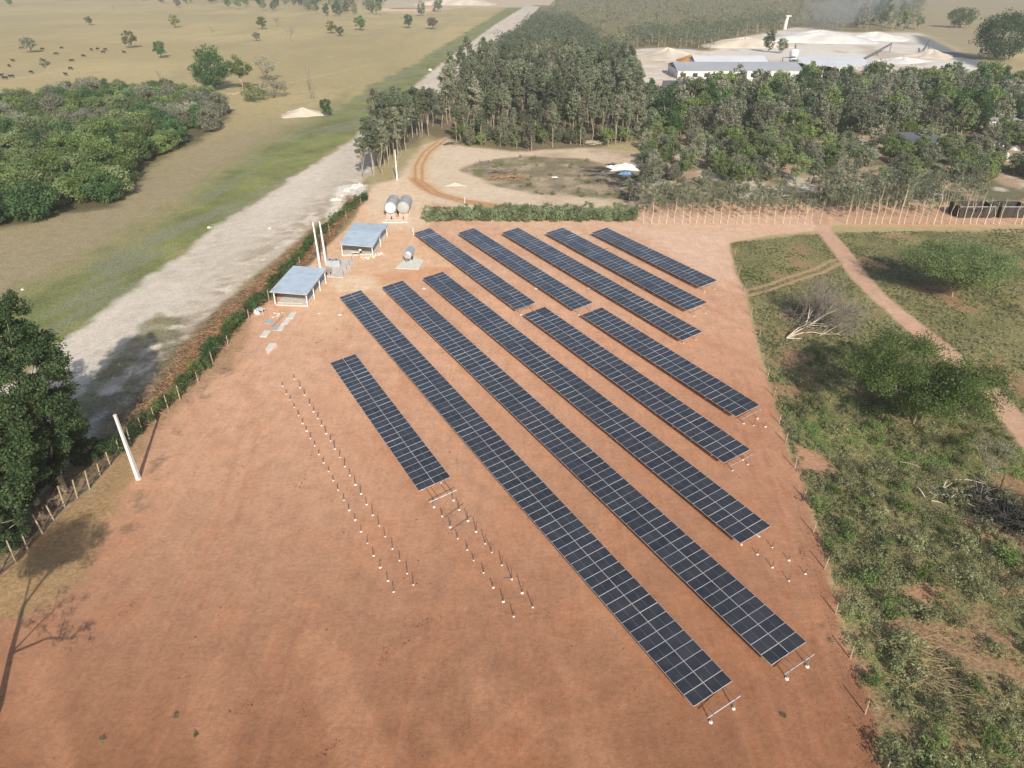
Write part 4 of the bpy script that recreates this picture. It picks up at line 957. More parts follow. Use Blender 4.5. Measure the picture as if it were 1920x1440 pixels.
# hedge and fence on the left
HEDGE = PX((684, 372), (640, 408), (604, 440), (574, 475), (536, 516), (498, 560), (462, 592), (436, 622), (398, 664), (372, 700), (336, 737), (300, 772), (262, 806), (215, 855))
for i, p in enumerate(curve_pts(HEDGE, 0.62)):
    if rnd.random() < 0.05: continue
    s = rnd.uniform(0.6, 1.3) * (0.7 if i % 13 > 9 else 1)
    place(UP['hedge'][rnd.choice([0, 1, 2, 3, 0])], (p.x + rnd.gauss(0, .25), p.y + rnd.gauss(0, .2), 0), rnd.uniform(0, 6.28), s, 'dark green shrub of the hedge along the left fence', 'hedge along the left fence')
def fence(name, label, pts, hts, rp, m, wires=(0.35, 0.7, 1.0), wr=0.012, leanx=0.06, rails=0):
    r = thing(name, label, 'fence', pts[0]); rs = random.Random(len(pts)); tops = []
    for p, h in zip(pts, hts):
        mb = MB(); a = rs.uniform(0, 6.28); ln = rs.uniform(0, leanx) * h
        t = Vector((p.x + ln * math.cos(a), p.y + ln * math.sin(a), h)); mb.tube([Vector((p.x, p.y, -.1)), p.lerp(t, .55), t], [rp * 1.1, rp, rp * .85], 6); mb.build('post', m, r); tops.append((Vector((p.x, p.y, 0)), t))
    for w_ in wires:
        mb = MB()
        for (a, ta), (b, tb) in zip(tops[:-1], tops[1:]):
            mb.tube([a.lerp(ta, w_), a.lerp(ta, w_).lerp(b.lerp(tb, w_), .5) - Vector((0, 0, .03)), b.lerp(tb, w_)], wr, 3, cap=False)
        mb.build('wire', STEELR, r)
    for k_ in range(rails):
        mb = MB()
        for (a, ta), (b, tb) in zip(tops[:-1], tops[1:]):
            o = Vector((rs.gauss(0, .08), rs.gauss(0, .08), 0)); mb.tube([a + o + Vector((0, 0, .25 + .35 * k_)), b - o + Vector((0, 0, .2 + .4 * k_))], .055, 5)
        mb.build('rail', BARKD, r)
    return r
LFP = [(-40, 1120), (-5, 1085), (30, 1055), (52, 1030), (80, 1000), (101, 975), (122, 952), (145, 934), (168, 917), (188, 893), (207, 873), (226, 850)]
fence('wooden_fence', 'rough pole-and-rail fence under the big trees at the lower left', [G(*p) for p in LFP], [2.6, 2.5, 2.9, 1.9, 2.7, 2.0, 2.9, 2.4, 2.5, 1.8, 1.9, 1.9], .085, WOODP, rails=2, leanx=.1)
LFP2 = [(245, 832), (268, 812), (292, 790), (316, 768), (338, 750), (372, 718), (400, 683), (428, 648), (440, 622), (468, 600), (505, 566), (540, 527), (563, 500), (590, 470), (618, 440), (650, 412), (678, 388), (690, 368)]
fence('wire_fence', 'wire fence on pale wooden posts running through the left hedge', [G(*p) for p in LFP2], [rnd.uniform(1.7, 2.3) for _ in LFP2], .07, WOODP)
RFP = [(1378, 478), (1385, 515), (1396, 545), (1400, 560), (1408, 592), (1424, 632), (1440, 705), (1451, 743), (1461, 793), (1473, 830), (1490, 878), (1507, 934), (1525, 999), (1546, 1067), (1566, 1150), (1594, 1234), (1622, 1338), (1660, 1448)]
fence('post_fence', 'line of widely spaced pale posts along the right edge of the red earth', [G(*p) for p in RFP], [1.45 + 0.15 * math.sin(i * 2.1) for i in range(len(RFP))], .06, WOODP, wires=(.5, .95), wr=.006)

# named trees
def one(px, py, s, proto, label, rz=0.0, cat=None):
    o = place(proto, G(px, py), rz, s, label)
    if 'group' in o: del o['group']
    if cat: o['category'] = cat
    return o
big1 = make_tree(301, 'mango_tree', 'largest dark green tree with a dense round crown in the left pasture', 'tree', LF_DARK, BARKD, 18.5, 8.6, 0.10, 120, 70, 0.8, 0.5, cr=0.26, limbs=20, stems=3, gap=0.18)
big1.location = G(402, 170)
big2 = make_tree(302, 'pasture_tree', 'lighter green tree leaning on the largest pasture tree at its right', 'tree', LF_BRIGHT, BARK, 14.5, 5.5, 0.42, 50, 60, 0.7, 0.3, cr=0.28, limbs=12, gap=0.2)
big2.location = G(455, 169)
g3 = make_tree(303, 'feathery_tree', 'grey feathery tree leaning right beside the largest pasture tree', 'tree', LF_GREY, BARKD, 12, 7, 0.4, 32, 36, 0.8, 0.25, cr=0.24, limbs=14, lean=0.10, stems=2, gap=0.3, shape='flat')
g3.location = G(503, 152)
g4 = make_tree(304, 'pasture_bush', 'low pale green bush right of the largest pasture tree', 'bush', LF_BROAD, BARKD, 6.5, 5, 0.05, 34, 40, 0.7, 0.2, cr=0.32, limbs=8, gap=0.2); g4.location = G(478, 190)
g5 = make_tree(305, 'pasture_bush', 'sprawling grey bush at the right end of the pasture tree group', 'bush', LF_GREY, BARKD, 7, 6.5, 0.1, 34, 34, 0.7, 0.2, cr=0.28, limbs=12, lean=.05, gap=0.3); g5.location = G(515, 182)
P_ = UP['past']; B_ = UP['bare']
one(57, 99, 1.05, P_[0], 'round brownish grey tree near the cattle at the left')
one(329, 52, 1.0, P_[2], 'yellowish round tree standing alone high in the pasture', 1)
one(245, 90, 1.0, P_[2], 'largest yellow-olive bushy tree in the upper pasture', 2)
one(303, 109, .85, P_[3], 'small dark green tree right of the cattle', 1)
one(168, 47, .75, P_[1], 'small grey-green tree with a flat shadow near the top left', 3)
one(492, 55, .95, P_[2], 'brownish green tree left of a bare tree, upper pasture', 4)
one(519, 50, 1.2, B_[0], 'bare grey tree right of the brownish green tree, upper pasture', 1)
one(482, 77, .7, P_[0], 'small grey round tree below the brownish green one', 2)
one(547, 80, 1.3, B_[1], 'open leafless tree in the middle of the upper pasture', 2)
one(397, 67, .9, B_[2], 'faint pale leafless tree in the middle of the pasture', 3)
one(622, 63, .9, P_[2], 'pale olive tree near the far green verge, left of a pair', 1)
one(638, 68, .7, P_[1], 'small green tree near the far green verge, right of a pair', 2)
one(676, 57, 1.15, P_[1], 'broad green tree just below the far treeline', 3)
one(766, 53, 1.0, P_[3], 'dark flat-topped tree near the far end of the green verge', 4)
one(811, 55, 1.1, P_[0], 'grey rounded tree rightmost in the upper pasture', 5)
one(300, 149, .6, B_[0], 'twisted leafless sapling in front of the left thicket', 4)
one(588, 185, .75, B_[1], 'dark leafless spreading tree beside the sand heap', 5)
one(583, 186, 1.5, B_[2], 'tall thin leafless tree beside the sand heap', 2).scale = (.55, .55, 1.7)
one(613, 218, .55, P_[3], 'round dark bush beside the sand heap on the track', 1, 'bush')
one(20, 12, 1.1, P_[3], 'dark tree at the top left corner of the pasture', 1)
one(213, 20, .9, B_[0], 'thin bare tree at the top edge, left part', 1)
pt = make_tree(306, 'palm_like_tree', 'tall thin-stemmed tree with a small tuft on top behind the left thicket', 'tree', LF_GREY, BARK, 15.0, 2.2, 0.78, 14, 26, 0.7, 0.16, cr=0.4, limbs=5, lean=0.03); pt.location = G(100, 178)
# far treeline at the top left
for x, y in scatter(PX((240, 8), (330, 14), (480, 22), (570, 30), (640, 33), (712, 30), (722, 4), (700, -14), (240, -14)), 190, 8.5, 18):
    place(UP['mixed'][rnd.choice([0, 1, 2, 3, 1])], (x, y, -.2), rnd.uniform(0, 6.28), rnd.uniform(1.0, 1.5), 'tree of the far treeline at the top left edge', 'far treeline at the top left', nm='treeline_tree')
for (px, py, s, i, l) in ((822, 22, 1.7, 2, 'olive round tree before the pale diggings at the top'), (790, 30, 1.3, 2, 'smaller olive tree left of the round one at the top'), (1650, 48, 2.1, 3, 'dark tree in the drifting dust right of the quarry'), (1612, 52, 1.7, 2, 'greyish tree half lost in the quarry dust'), (1690, 55, 1.5, 1, 'olive tree behind the quarry, right of the dark one'), (1722, 55, 1.0, 1, 'small round green tree by the paved road'),
                          (1440, 98, 1.1, 3, 'dark tree on the bank between quarry roofs and sand'), (1465, 100, .9, 0, 'tree beside the white silo')):
    one(px, py, s, UP['mixed'][i], l, px)
bigR = make_tree(307, 'mango_tree', 'huge dark tree at the top right corner beside the paved road', 'tree', LF_DARK, BARKD, 27, 16, 0.08, 170, 60, 1.2, 0.7, cr=0.24, limbs=24, stems=3, gap=0.2); bigR.location = G(1868, 112)
bigR2 = make_tree(308, 'mango_tree', 'bright green tree left of the huge dark tree at the top right', 'tree', LF_BRIGHT, BARKD, 17, 12, 0.15, 70, 60, 1.2, 0.5, cr=0.28, limbs=14, stems=2, gap=0.2); bigR2.location = G(1800, 52)

# big trees at the lower left, over the fence
def near_tree(seed, px, py, Ht, R, base, ncl, nl, leaf, lm, label, lean=0.02, gap=0.3, shape='ell', stems=2, cr=.22):
    t = make_tree(seed, 'eucalyptus_tree', label, 'tree', lm, BARK, Ht, R, base, ncl, nl, leaf, 0.28, shape=shape, limbs=26, stems=stems, lean=lean, gap=gap, cr=cr)
    p = G(px, py); t.location = p; return t
LF_NEAR = leafmat('near_leaf', (0.022, 0.045, 0.018), (0.08, 0.115, 0.048), clump=0.4)
near_tree(401, 122, 920, 24.5, 4.5, 0.14, 230, 230, 0.30, LF_NEAR, 'tallest dark tree at the left edge, its crown peaking over the green verge', gap=.15)
near_tree(402, 38, 985, 18.0, 5.0, 0.10, 170, 230, 0.30, LF_NEAR, 'dark tree in front of the tallest one, cut by the left edge', lean=.02, gap=.2)
near_tree(403, 118, 880, 12.0, 3.7, 0.05, 110, 200, 0.28, LF_NEAR, 'lower tree right of the tallest one, overhanging the shaded road')
near_tree(404, -20, 930, 19, 5.5, 0.1, 100, 170, 0.4, LF_NEAR, 'tree mostly outside the left edge behind the others')
near_tree(405, 70, 945, 8.0, 3.4, 0.03, 90, 200, 0.26, LF_NEAR, 'bushy tree low behind the rough pole fence')
near_tree(406, 8, 1030, 6.5, 2.8, 0.02, 80, 200, 0.24, LF_NEAR, 'bush at the left edge just behind the pole fence')
near_tree(407, 165, 862, 3.8, 2.2, 0.02, 60, 160, 0.22, LF_NEAR, 'leafy bush where the hedge meets the big trees')
# the tree outside the frame whose shadow lies on the red earth
tb = MB(); tr_ = [Vector(p) for p in ((-38.5, 29.2, -.1), (-39.2, 29.9, 3.5), (-40.3, 30.6, 6.0), (-41.2, 31.0, 9.0), (-40.4, 31.8, 11.0), (-39.2, 32.4, 12.8))]
tb.tube(tr_, [.32, .27, .22, .17, .11, .05], 7)
tips = []
rs_ = random.Random(5)
for s0, e0, r0 in ((2, (-35.0, 28.6, 8.2), .11), (3, (-42.4, 31.8, 12.2), .1), (3, (-39.4, 32.4, 12.0), .1), (4, (-41.5, 33.3, 13.0), .08), (4, (-38.6, 33.0, 13.4), .08), (4, (-40.3, 30.6, 13.6), .07), (2, (-37.6, 30.4, 9.6), .08)):
    a = tr_[s0]; b = Vector(e0); m_ = a.lerp(b, .5) + Vector((rs_.uniform(-.3, .3), rs_.uniform(-.3, .3), .4)); tb.tube([a, m_, b], [r0, r0 * .7, r0 * .3], 5)
    for q in range(13):
        c = m_.lerp(b, rs_.uniform(.2, 1)); d = c + Vector((rs_.gauss(0, 1), rs_.gauss(0, 1), rs_.uniform(0, 1.2))) * 1.1; tb.tube([c, c.lerp(d, .5) + Vector((0, 0, .15)), d], [r0 * .3, r0 * .2, .012], 4, cap=False); tips.append((tuple(d), s0))
tr0 = thing('feathery_tree', 'forked tree just off the lower left corner, casting its shadow on the red earth', 'tree', tr_[0])
tb.build('trunk', BARKD, tr0)
nr = np.random.RandomState(3); cs = [t for t, s_ in tips]; 
c1_ = [t for t, s_ in tips if s_ > 2]; c2_ = [t for t, s_ in tips if s_ <= 2]
Vl, Dl = clusters(c1_, [1.15] * len(c1_), 300, nr); V2_, D2_ = clusters(c2_, [.5] * len(c2_), 30, nr)
lv, lf = leaf_quads(np.concatenate([Vl, V2_]) - np.array(tr_[0]), np.concatenate([Dl, D2_]), 0.19, nr); npmesh('crown', lv, lf, LF_NEAR, tr0)

# right side: feathery tree, bright tree, dead trees
t = make_tree(501, 'feathery_tree', 'wide flat feathery tree beyond the dirt track at the right', 'tree', leafmat('feather_leaf', (.07, .105, .04), (.17, .205, .09), clump=.5), BARK, 8.2, 7.8, 0.5, 260, 240, 0.26, 0.12, shape='flat', limbs=26, cr=.22, gap=.16, lean=0.0)
t.location = G(1785, 556)
t = make_tree(502, 'pasture_tree', 'bright green spreading tree over the scrub, its shadow to the upper left', 'tree', leafmat('fresh_leaf', (.055, .095, .025), (.15, .195, .065), clump=.5), BARKD, 9.5, 8.2, 0.35, 190, 230, 0.26, 0.2, shape='flat', limbs=24, cr=.2, gap=.30, stems=2, lean=0.0)
t.location = (51.0, 76.5, 0)
t = make_tree(503, 'pasture_tree', 'dark green leafy tree beside the dirt track, right of the bright one', 'tree', LF_BRIGHT, BARKD, 5.5, 4.0, 0.1, 60, 110, 0.24, 0.14, limbs=14, cr=.24, gap=.25, stems=2)
t.location = G(1790, 745)
t = make_tree(504, 'feathery_tree', 'thin grey-leaved leaning sapling near the right edge', 'tree', LF_GREY, BARK, 5.5, 2.4, 0.5, 26, 50, 0.16, 0.07, limbs=12, cr=.26, gap=.25, lean=.06, shape='flat'); t.location = G(1838, 902)
# uprooted dead tree
p = G(1474, 637); r = thing('fallen_tree', 'uprooted dead tree lying in the grass with bleached limbs and a fan of grey twigs', 'fallen tree', p)
d0 = (G(1640, 590) - G(1474, 637)).normalized()
for k in range(5):
    a = (k - 2) * 0.17; dv = Vector((d0.x * math.cos(a) - d0.y * math.sin(a), d0.x * math.sin(a) + d0.y * math.cos(a), 0.10 + 0.05 * k))
    mb = branch_tree(600 + k, '', '', '', None, 15.0, .13, depth=2, spread=.35, kids=2, up=.02, dirv=dv, minr=.025, origin=tuple(p + Vector((0, 0, .25))))
    mb.build('limb', TWIGB, r)
for k in range(9):
    a = (k - 3) * 0.13; dv = Vector((d0.x * math.cos(a) - d0.y * math.sin(a), d0.x * math.sin(a) + d0.y * math.cos(a), 0.22))
    mb = branch_tree(620 + k, '', '', '', None, 9.5, .05, depth=5, spread=.6, kids=3, up=.05, dirv=dv, minr=.014, origin=tuple(p + dv * 3.4 + Vector((0, 0, .5))))
    for i in range(len(mb.v)):
        if mb.v[i][2] < .03: mb.v[i] = (mb.v[i][0], mb.v[i][1], .03 + rnd.random() * .3)
    mb.build('twigs', TWIG, r)
# white dead stub, sticks and roots in the scrub
def stick(a, b, h0, h1, r0, m, label, cat='branch', nm='dead_branch'):
    p, q = G(*a), G(*b); p.z = h0; q.z = h1; mb = MB(); mb.tube([p, p.lerp(q, .5) + Vector((0.1, .1, .12)), q], [r0, r0 * .7, r0 * .3], 5); tag(mb.build(nm, m, origin=(p.x, p.y, 0)), label, cat)
stick((1713, 795), (1716, 780), 0, 1.3, .1, TWIGB, 'white dead stub sticking out of the scrub below the bright tree', 'stump')
stick((1686, 871), (1725, 884), .4, .5, .07, TWIGB, 'bleached branch lying across the scrub')
stick((1786, 903), (1842, 913), .35, .5, .08, TWIGB, 'pale branch lying left of the leaning sapling')
stick((1620, 1206), (1640, 1207), .4, .5, .07, BARKD, 'dark short log in the scrub near the right fence')
for k, ((x, y), n_, m, l) in enumerate((((1775, 935), 16, TWIGB, 'tangle of pale dead roots beside the burnt heap'), ((1885, 975), 110, CHAR, 'heap of burnt black branches at the right edge'), ((1850, 935), 26, TWIG, 'grey dead branches on top of the burnt patch'))):
    c = G(x, y); mb = MB(); rs = random.Random(70 + k)
    for i in range(n_):
        a = rs.uniform(0, 6.28); L = rs.uniform(.6, 2.4) * (1.2 if k else .6); s = c + Vector((rs.gauss(0, 1.0 + .7 * (k == 1)), rs.gauss(0, .8 + .8 * (k == 1)), rs.uniform(.05, .5 + .6 * (k == 1))))
        e = s + Vector((math.cos(a) * L, math.sin(a) * L, rs.uniform(-.1, .7))); mb.tube([s, s.lerp(e, .5) + Vector((0, 0, rs.uniform(0, .3))), e], [.08, .055, .02], 5)
    tag(mb.build('dead_brush', m, origin=c), l, 'brushwood')

# scrub carpet: leaf tufts nobody could count
def tuft_field(name, pts, hs, nleaf, leaf, m, seed, label, cat, up=0.9, aspect=.6):
    rs = np.random.RandomState(seed); pts = np.array(pts); hs = np.array(hs)
    C0 = np.stack([pts[:, 0], pts[:, 1], hs * 0.45], 1)
    idx = np.repeat(np.arange(len(C0)), nleaf); d = rs.normal(size=(len(idx), 3)); d /= np.linalg.norm(d, axis=1)[:, None]
    r = rs.uniform(0.2, 1, len(idx)) ** .5; o = d * r[:, None]; rad = hs[idx]
    C = C0[idx] + np.stack([o[:, 0] * rad * .75, o[:, 1] * rad * .75, np.abs(o[:, 2]) * rad * .7 - .25 * rad], 1)
    V, Fc = leaf_quads(C, d, leaf, rs, aspect=aspect, up=up)
    V[:, 2] = np.maximum(V[:, 2], 0.02)
    return tag(npmesh(name, V, Fc, m), label, cat, kind='stuff')
SCR = [p for p in SCRUB[:-2]] + [(150, 15), (150, 156), tuple(G(1560, 436)[:2])]
rs = np.random.RandomState(9); N = 60000
xx = rs.uniform(20, 125, N); yy = rs.uniform(24, 156, N)
ok = (polydist(xx, yy, SCR) < -0.4) & (linedist(xx, yy, TRACK) > 2.0) & (np.abs(linedist(xx, yy, TRACK2) - 0.95) > .5)
# keep to the view and a margin at its side
ok &= (xx < 0.86 * (yy * cp + CAMH * sp) * 0.8 + 14)
dens = fbm(xx, yy, 6, 91); bareh = fbm(xx, yy, 7, 71)
ok &= rs.uniform(0, 1, N) < np.clip((dens - 0.25) * 2.6, 0.08, 1) * np.clip(1.9 - (bareh - 0.5) * 9, 0.10, 1)
for P in (PX((1490, 830), (1550, 860), (1560, 885), (1500, 885)), PX((1700, 1105), (1760, 1090), (1790, 1130), (1740, 1150))): ok &= (polydist(xx, yy, P) > 0) | (rs.uniform(0, 1, N) < .06)
xx, yy = xx[ok], yy[ok]; hh = (0.25 + 0.75 * fbm(xx, yy, 5, 93) ** 1.3) * rs.uniform(.55, 1.2, len(xx)) * np.clip(1.25 - (yy - 60) / 90, .45, 1.1)
kind_ = fbm(xx, yy, 8, 95) + rs.normal(0, .06, len(xx))
a_ = kind_ < .46; b_ = (kind_ >= .46) & (kind_ < .60); c_m = kind_ >= .60
LF_OLIVE = leafmat('olive_leaf', (.17, .165, .085), (.36, .34, .20), clump=.12)
LF_GREENS = leafmat('fresh_scrub_leaf', (.08, .13, .04), (.21, .28, .095), clump=.12)
XY = np.stack([xx, yy], 1); nr_ = yy < 78
for mk, mt, sd, lb in ((a_, LF_SCRUB, 21, 'olive green scrub covering the ground right of the lot'), (b_, LF_OLIVE, 22, 'drier yellowish scrub patches right of the lot'), (c_m, LF_GREENS, 23, 'fresher green scrub patches right of the lot')):
    tuft_field('scrub', XY[mk & nr_], hh[mk & nr_], 34, .17, mt, sd, lb + ', nearer part', 'scrub')
    tuft_field('scrub', XY[mk & ~nr_], hh[mk & ~nr_] * .8, 18, .21, mt, sd + 5, lb + ', farther part', 'scrub')
# countable shrubs in the scrub
for i, (x, y) in enumerate(scatter(PX((1480, 700), (1600, 640), (1860, 800), (1960, 950), (1960, 1500), (1680, 1500), (1600, 1200), (1530, 950)), 120, 1.9, 19, avoid=lambda X_, Y_: linedist(X_, Y_, TRACK) < 3)):
    s = rnd.uniform(.55, 1.15); place(UP['shrub'][rnd.randint(0, 2)], (x, y, 0), rnd.uniform(0, 6.28), s, 'rounded shrub standing out of the scrub on the right', 'shrubs in the right-hand scrub')
# dry straw lying over the scrub
def straws(name, pts, L, r, n, m, seed, label, cat, z=.5):
    rs = random.Random(seed); mb = MB()
    for i in range(n):
        x, y = rs.choice(pts); x += rs.gauss(0, .8); y += rs.gauss(0, .8); a = rs.uniform(0, 6.28) if z < .4 else rs.gauss(-.9, .6); l = L * rs.uniform(.4, 1.2)
        s = Vector((x, y, rs.uniform(.05, z))); e = s + Vector((math.cos(a) * l, math.sin(a) * l, rs.uniform(-.1, .45) * l)); mb.tube([s, s.lerp(e, .5) + Vector((0, 0, .1 * l)), e], [r, r, r * .5], 3, cap=False)
    return tag(mb.build(name, m, origin=(0, 0, 0)), label, cat, kind='stuff')
straws('dry_stalks', scatter(PX((1640, 1160), (1790, 1190), (1850, 1330), (1760, 1350), (1680, 1260)), 60, .4, 31), 1.5, .018, 300, mat('pale_straw', A(168, 144, 112), .9, var=.3), 32, 'pale dead stalks lying over the lower right scrub', 'stalks', z=.6)
straws('dry_brush', scatter(PX((655, 368), (640, 400), (560, 462), (520, 500), (470, 540), (420, 590), (345, 660), (290, 745), (240, 800), (270, 800), (330, 740), (400, 665), (450, 595), (520, 540), (600, 462), (670, 385)), 900, .35, 33), 1.1, .035, 8000, DRY, 34, 'brown dry stalks heaped between the dirt road and the left hedge', 'dry brush', z=.85)
rocks('rubble_heap', 'white broken rock dumped at the end of the dirt road verge', 'rubble', [(650, 357), (662, 352), (672, 348), (640, 366), (630, 376)], ROCK, .3, .8, n=36, seed=9)

# ------------------------------------------------------------------ woods too far and dense to count
def wood_mass(name, pts, label, seed, Hs, leaf, m, ncl=9, nl=9, mi=None):
    rs = np.random.RandomState(seed); cen = []; rad = []; tb_ = MB()
    for (x, y) in pts:
        h = Hs * rs.uniform(.65, 1.15); R = h * .34
        for q in range(ncl):
            d = rs.normal(size=3); d /= np.linalg.norm(d); d *= rs.uniform(.3, 1) ** .4
            cen.append((x + d[0] * R, y + d[1] * R, h * .58 + d[2] * h * .38)); rad.append(R * .45)
        tb_.tube([(x, y, 0), (x, y, h * .6)], [.22, .12], 3, cap=False)
    V, D = clusters(cen, rad, nl, rs); lv, lf = leaf_quads(V, D, leaf, rs, up=.6)
    lv[:, 2] = np.maximum(lv[:, 2], .1)
    n0 = len(tb_.v); tv = np.array(tb_.v); tf = np.array(tb_.f)
    V2 = np.concatenate([lv, tv]); F2 = np.concatenate([lf, tf + len(lv)])
    return tag(npmesh(name, V2, F2, [m, BARK], mi=np.concatenate([np.zeros(len(lf)), np.ones(len(tf))])), label, 'woodland', kind='stuff')
wood_mass('far_wood', [p for i, p in enumerate(EUC_FAR) if i % 5 < 3], 'far part of the eucalyptus wood beyond the countable trees', 41, 15, 1.1, LF_EUC, ncl=15, nl=13)
wood_mass('far_wood', [p for i, p in enumerate(EUC_FAR) if i % 5 == 3], 'lower greener trees mixed into the far eucalyptus wood', 48, 10, 1.1, LF_BROAD, ncl=12, nl=12)
FW = scatter(FARW, 1500, 8.5, 42, avoid=lambda X_, Y_: polydist(X_, Y_, QUARRY) < 6)
wood_mass('far_wood', [p for i, p in enumerate(FW) if i % 3], 'olive scrub woodland stretching behind the quarry to the top edge', 43, 9.5, 1.7, LF_WOOD)
wood_mass('far_wood', [p for i, p in enumerate(FW) if i % 3 == 0], 'darker trees standing in the woodland behind the quarry', 44, 12.0, 1.7, LF_EUC)
wood_mass('far_wood', scatter(PX((1180, 88), (1330, 94), (1390, 70), (1470, 52), (1465, 44), (1380, 55), (1300, 70), (1180, 72)), 110, 5.5, 45), 'row of tall trees right behind the sandy quarry bank', 46, 15, 1.2, LF_EUC, ncl=14, nl=10)
for x, y in scatter(PX((1590, 10), (1600, 55), (1660, 52), (1700, 55), (1735, 30), (1740, 5)), 26, 12, 47):
    place(UP['mixed'][rnd.choice([0, 2, 3])], (x, y, -.2), rnd.uniform(0, 6), rnd.uniform(.9, 1.6), 'grey-green tree in the clump right of the quarry dust', 'clump of trees right of the quarry', nm='quarry_tree')

# ------------------------------------------------------------------ the quarry yard
def gable(name, label, x0, x1, y0, y1, hw, hr, wall, roof, open_=False, over=0.6):
    r = thing(name, label, 'shed', ((x0 + x1) / 2, (y0 + y1) / 2, 0))
    ym = (y0 + y1) / 2; mb = MB()
    mb.slab([(x0 - over, y0 - over, hw), (x1 + over, y0 - over, hw), (x1 + over, ym, hr), (x0 - over, ym, hr)], .15)
    mb.slab([(x0 - over, ym, hr), (x1 + over, ym, hr), (x1 + over, y1 + over, hw), (x0 - over, y1 + over, hw)], .15); mb.build('roof', roof, r)
    if not open_:
        mb = MB(); mb.hexa([(x0, y0, 0), (x1, y0, 0), (x1, y1, 0), (x0, y1, 0), (x0, y0, hw - .16), (x1, y0, hw - .16), (x1, y1, hw - .16), (x0, y1, hw - .16)]); mb.build('wall', wall, r)
        for k in range(int((x1 - x0) / 6)):
            c = x0 + 3 + k * 6; mb = MB(); mb.box((c, y0 - .03, hw * .42), (2.6, .12, hw * .5)); mb.build('opening', DARKM, r)
    else:
        n = max(3, int((x1 - x0) / 7))
        for k in range(n + 1):
            for yy_ in (y0, y1):
                mb = MB(); mb.box((x0 + (x1 - x0) * k / n, yy_, hw / 2 - .1), (.35, .35, hw - .2)); mb.build('post', WHITE, r)
        mb = MB(); mb.hexa([(x0 + 3, y0 + 6, 0), (x1 - 9, y0 + 6, 0), (x1 - 12, y1 - 5, 0), (x0 + 3, y1 - 5, 0), (x0 + 3, y0 + 6, 4), (x1 - 12, y0 + 6, 3), (x1 - 13, y1 - 5, 3), (x0 + 3, y1 - 5, 4)]); mb.build('machinery', DARKM, r)
    return r
gable('quarry_shed', 'long grey-roofed shed with a white front, widest in the quarry yard', 85.6, 150.0, 397, 424, 4.0, 6.6, WHITE, ROOFG)
gable('quarry_shed', 'shorter pale-roofed shed behind the long grey one', 101, 140, 426, 442, 5.0, 7.2, WHITE, ROOFW)
gable('quarry_shed', 'white-roofed open shed on posts at the right of the long grey one', 152, 186, 398, 436, 6.0, 8.6, WHITE, ROOFW, open_=True)
q = [G(*p, 3.2) for p in ((1240, 163), (1330, 161), (1332, 149), (1243, 151))]; r = thing('quarry_shed', 'dark low roof in front of the long grey shed', 'shed', (q[0].x, q[0].y, 0))
mb = MB(); mb.slab(q, .2); mb.build('roof', ROOFD, r)
for p in q: mb = MB(); mb.box((p.x, p.y, 1.5), (.3, .3, 3.0)); mb.build('post', WHITE, r)
p = G(1484, 128); r = thing('silo', 'white block-shaped silo between the two right-hand quarry sheds', 'silo', p)
mb = MB(); mb.tube([p, p + Vector((0, 0, 6)), p + Vector((0, 0, 9)), p + Vector((0, 0, 10))], [2.2, 2.2, 2.6, 1.2], 14); mb.build('silo_body', TANKW, r)
mb = MB(); mb.tube([p + Vector((2.5, 3, 0)), p + Vector((5, 14, 11))], .5, 6); mb.build('chute', ROOFD, r)
p = G(1471, 55); mb = MB(); mb.tube([p, p + Vector((.3, 0, 6)), p + Vector((1.2, 0, 10.5))], [1.6, 1.5, 1.0], 10); mb.box(p + Vector((1.5, 0, 11)), (5, 2, .8)); tag(mb.build('white_tower', WHITE, origin=p), 'slim white tower standing alone behind the quarry', 'tower')
p, q = G(1618, 114), G(1668, 97); p.z = 1; q.z = 5; mb = MB(); mb.tube([p, q], .8, 4); mb.tube([(q.x, q.y, 0), q], .3, 4); mb.tube([Vector(((p.x + q.x) / 2, (p.y + q.y) / 2, 0)), (p + q) / 2], .3, 4); tag(mb.build('conveyor', ROOFD, origin=(p.x, p.y, 0)), 'dark sloping conveyor right of the open quarry shed', 'conveyor')
p, q = G(1726, 102), G(1740, 92); p.z = .5; q.z = 5.5; mb = MB(); mb.tube([p, q], .7, 4); mb.tube([(q.x, q.y, 0), q], .3, 4); tag(mb.build('conveyor', ROOFD, origin=(p.x, p.y, 0)), 'short dark conveyor leaning over the sand cone by the paved road', 'conveyor')
def mound(name, label, px, py, rx, ry, h, m, seed=1, cat='sand heap', power=1.0, n=34):
    c = G(px, py); V = []; Fc = []
    for i in range(n // 2 + 1):
        for k in range(n):
            t = i / (n // 2); a = 2 * math.pi * k / n; wob = 1 + .18 * math.sin(a * 3 + seed) + .1 * math.sin(a * 7 + seed * 2)
            x = math.cos(a) * rx * t * wob; y = math.sin(a) * ry * t * wob
            z = h * (max(0, 1 - t ** power)) * (1 + .12 * math.sin(a * 5 + t * 6 + seed)) if t < 1 else -.15
            z += .06 * h * float(vnoise(np.array([x * .4 + seed]), np.array([y * .4]), seed)[0]) * (t < 1)
            V.append((c.x + x, c.y + y, z))
    for i in range(n // 2):
        for k in range(n): Fc.append((i * n + k, (i + 1) * n + k, (i + 1) * n + (k + 1) % n, i * n + (k + 1) % n))
    mb = MB(); mb.add(V, Fc); ob = mb.build(name, m, smooth=True, origin=c); return tag(ob, label, cat)
mound('sand_heap', 'pale cone of sand at the left of the quarry yard', 1250, 106, 26, 20, 4.8, SANDP, 1, power=.8)
mound('sand_heap', 'small orange sand heap left of the long grey shed', 1292, 114, 9, 8, 3.0, SANDO, 2)
mound('sand_heap', 'long pinkish sand bank behind the pale-roofed shed', 1395, 86, 32, 20, 5.0, SANDP, 3, power=1.6)
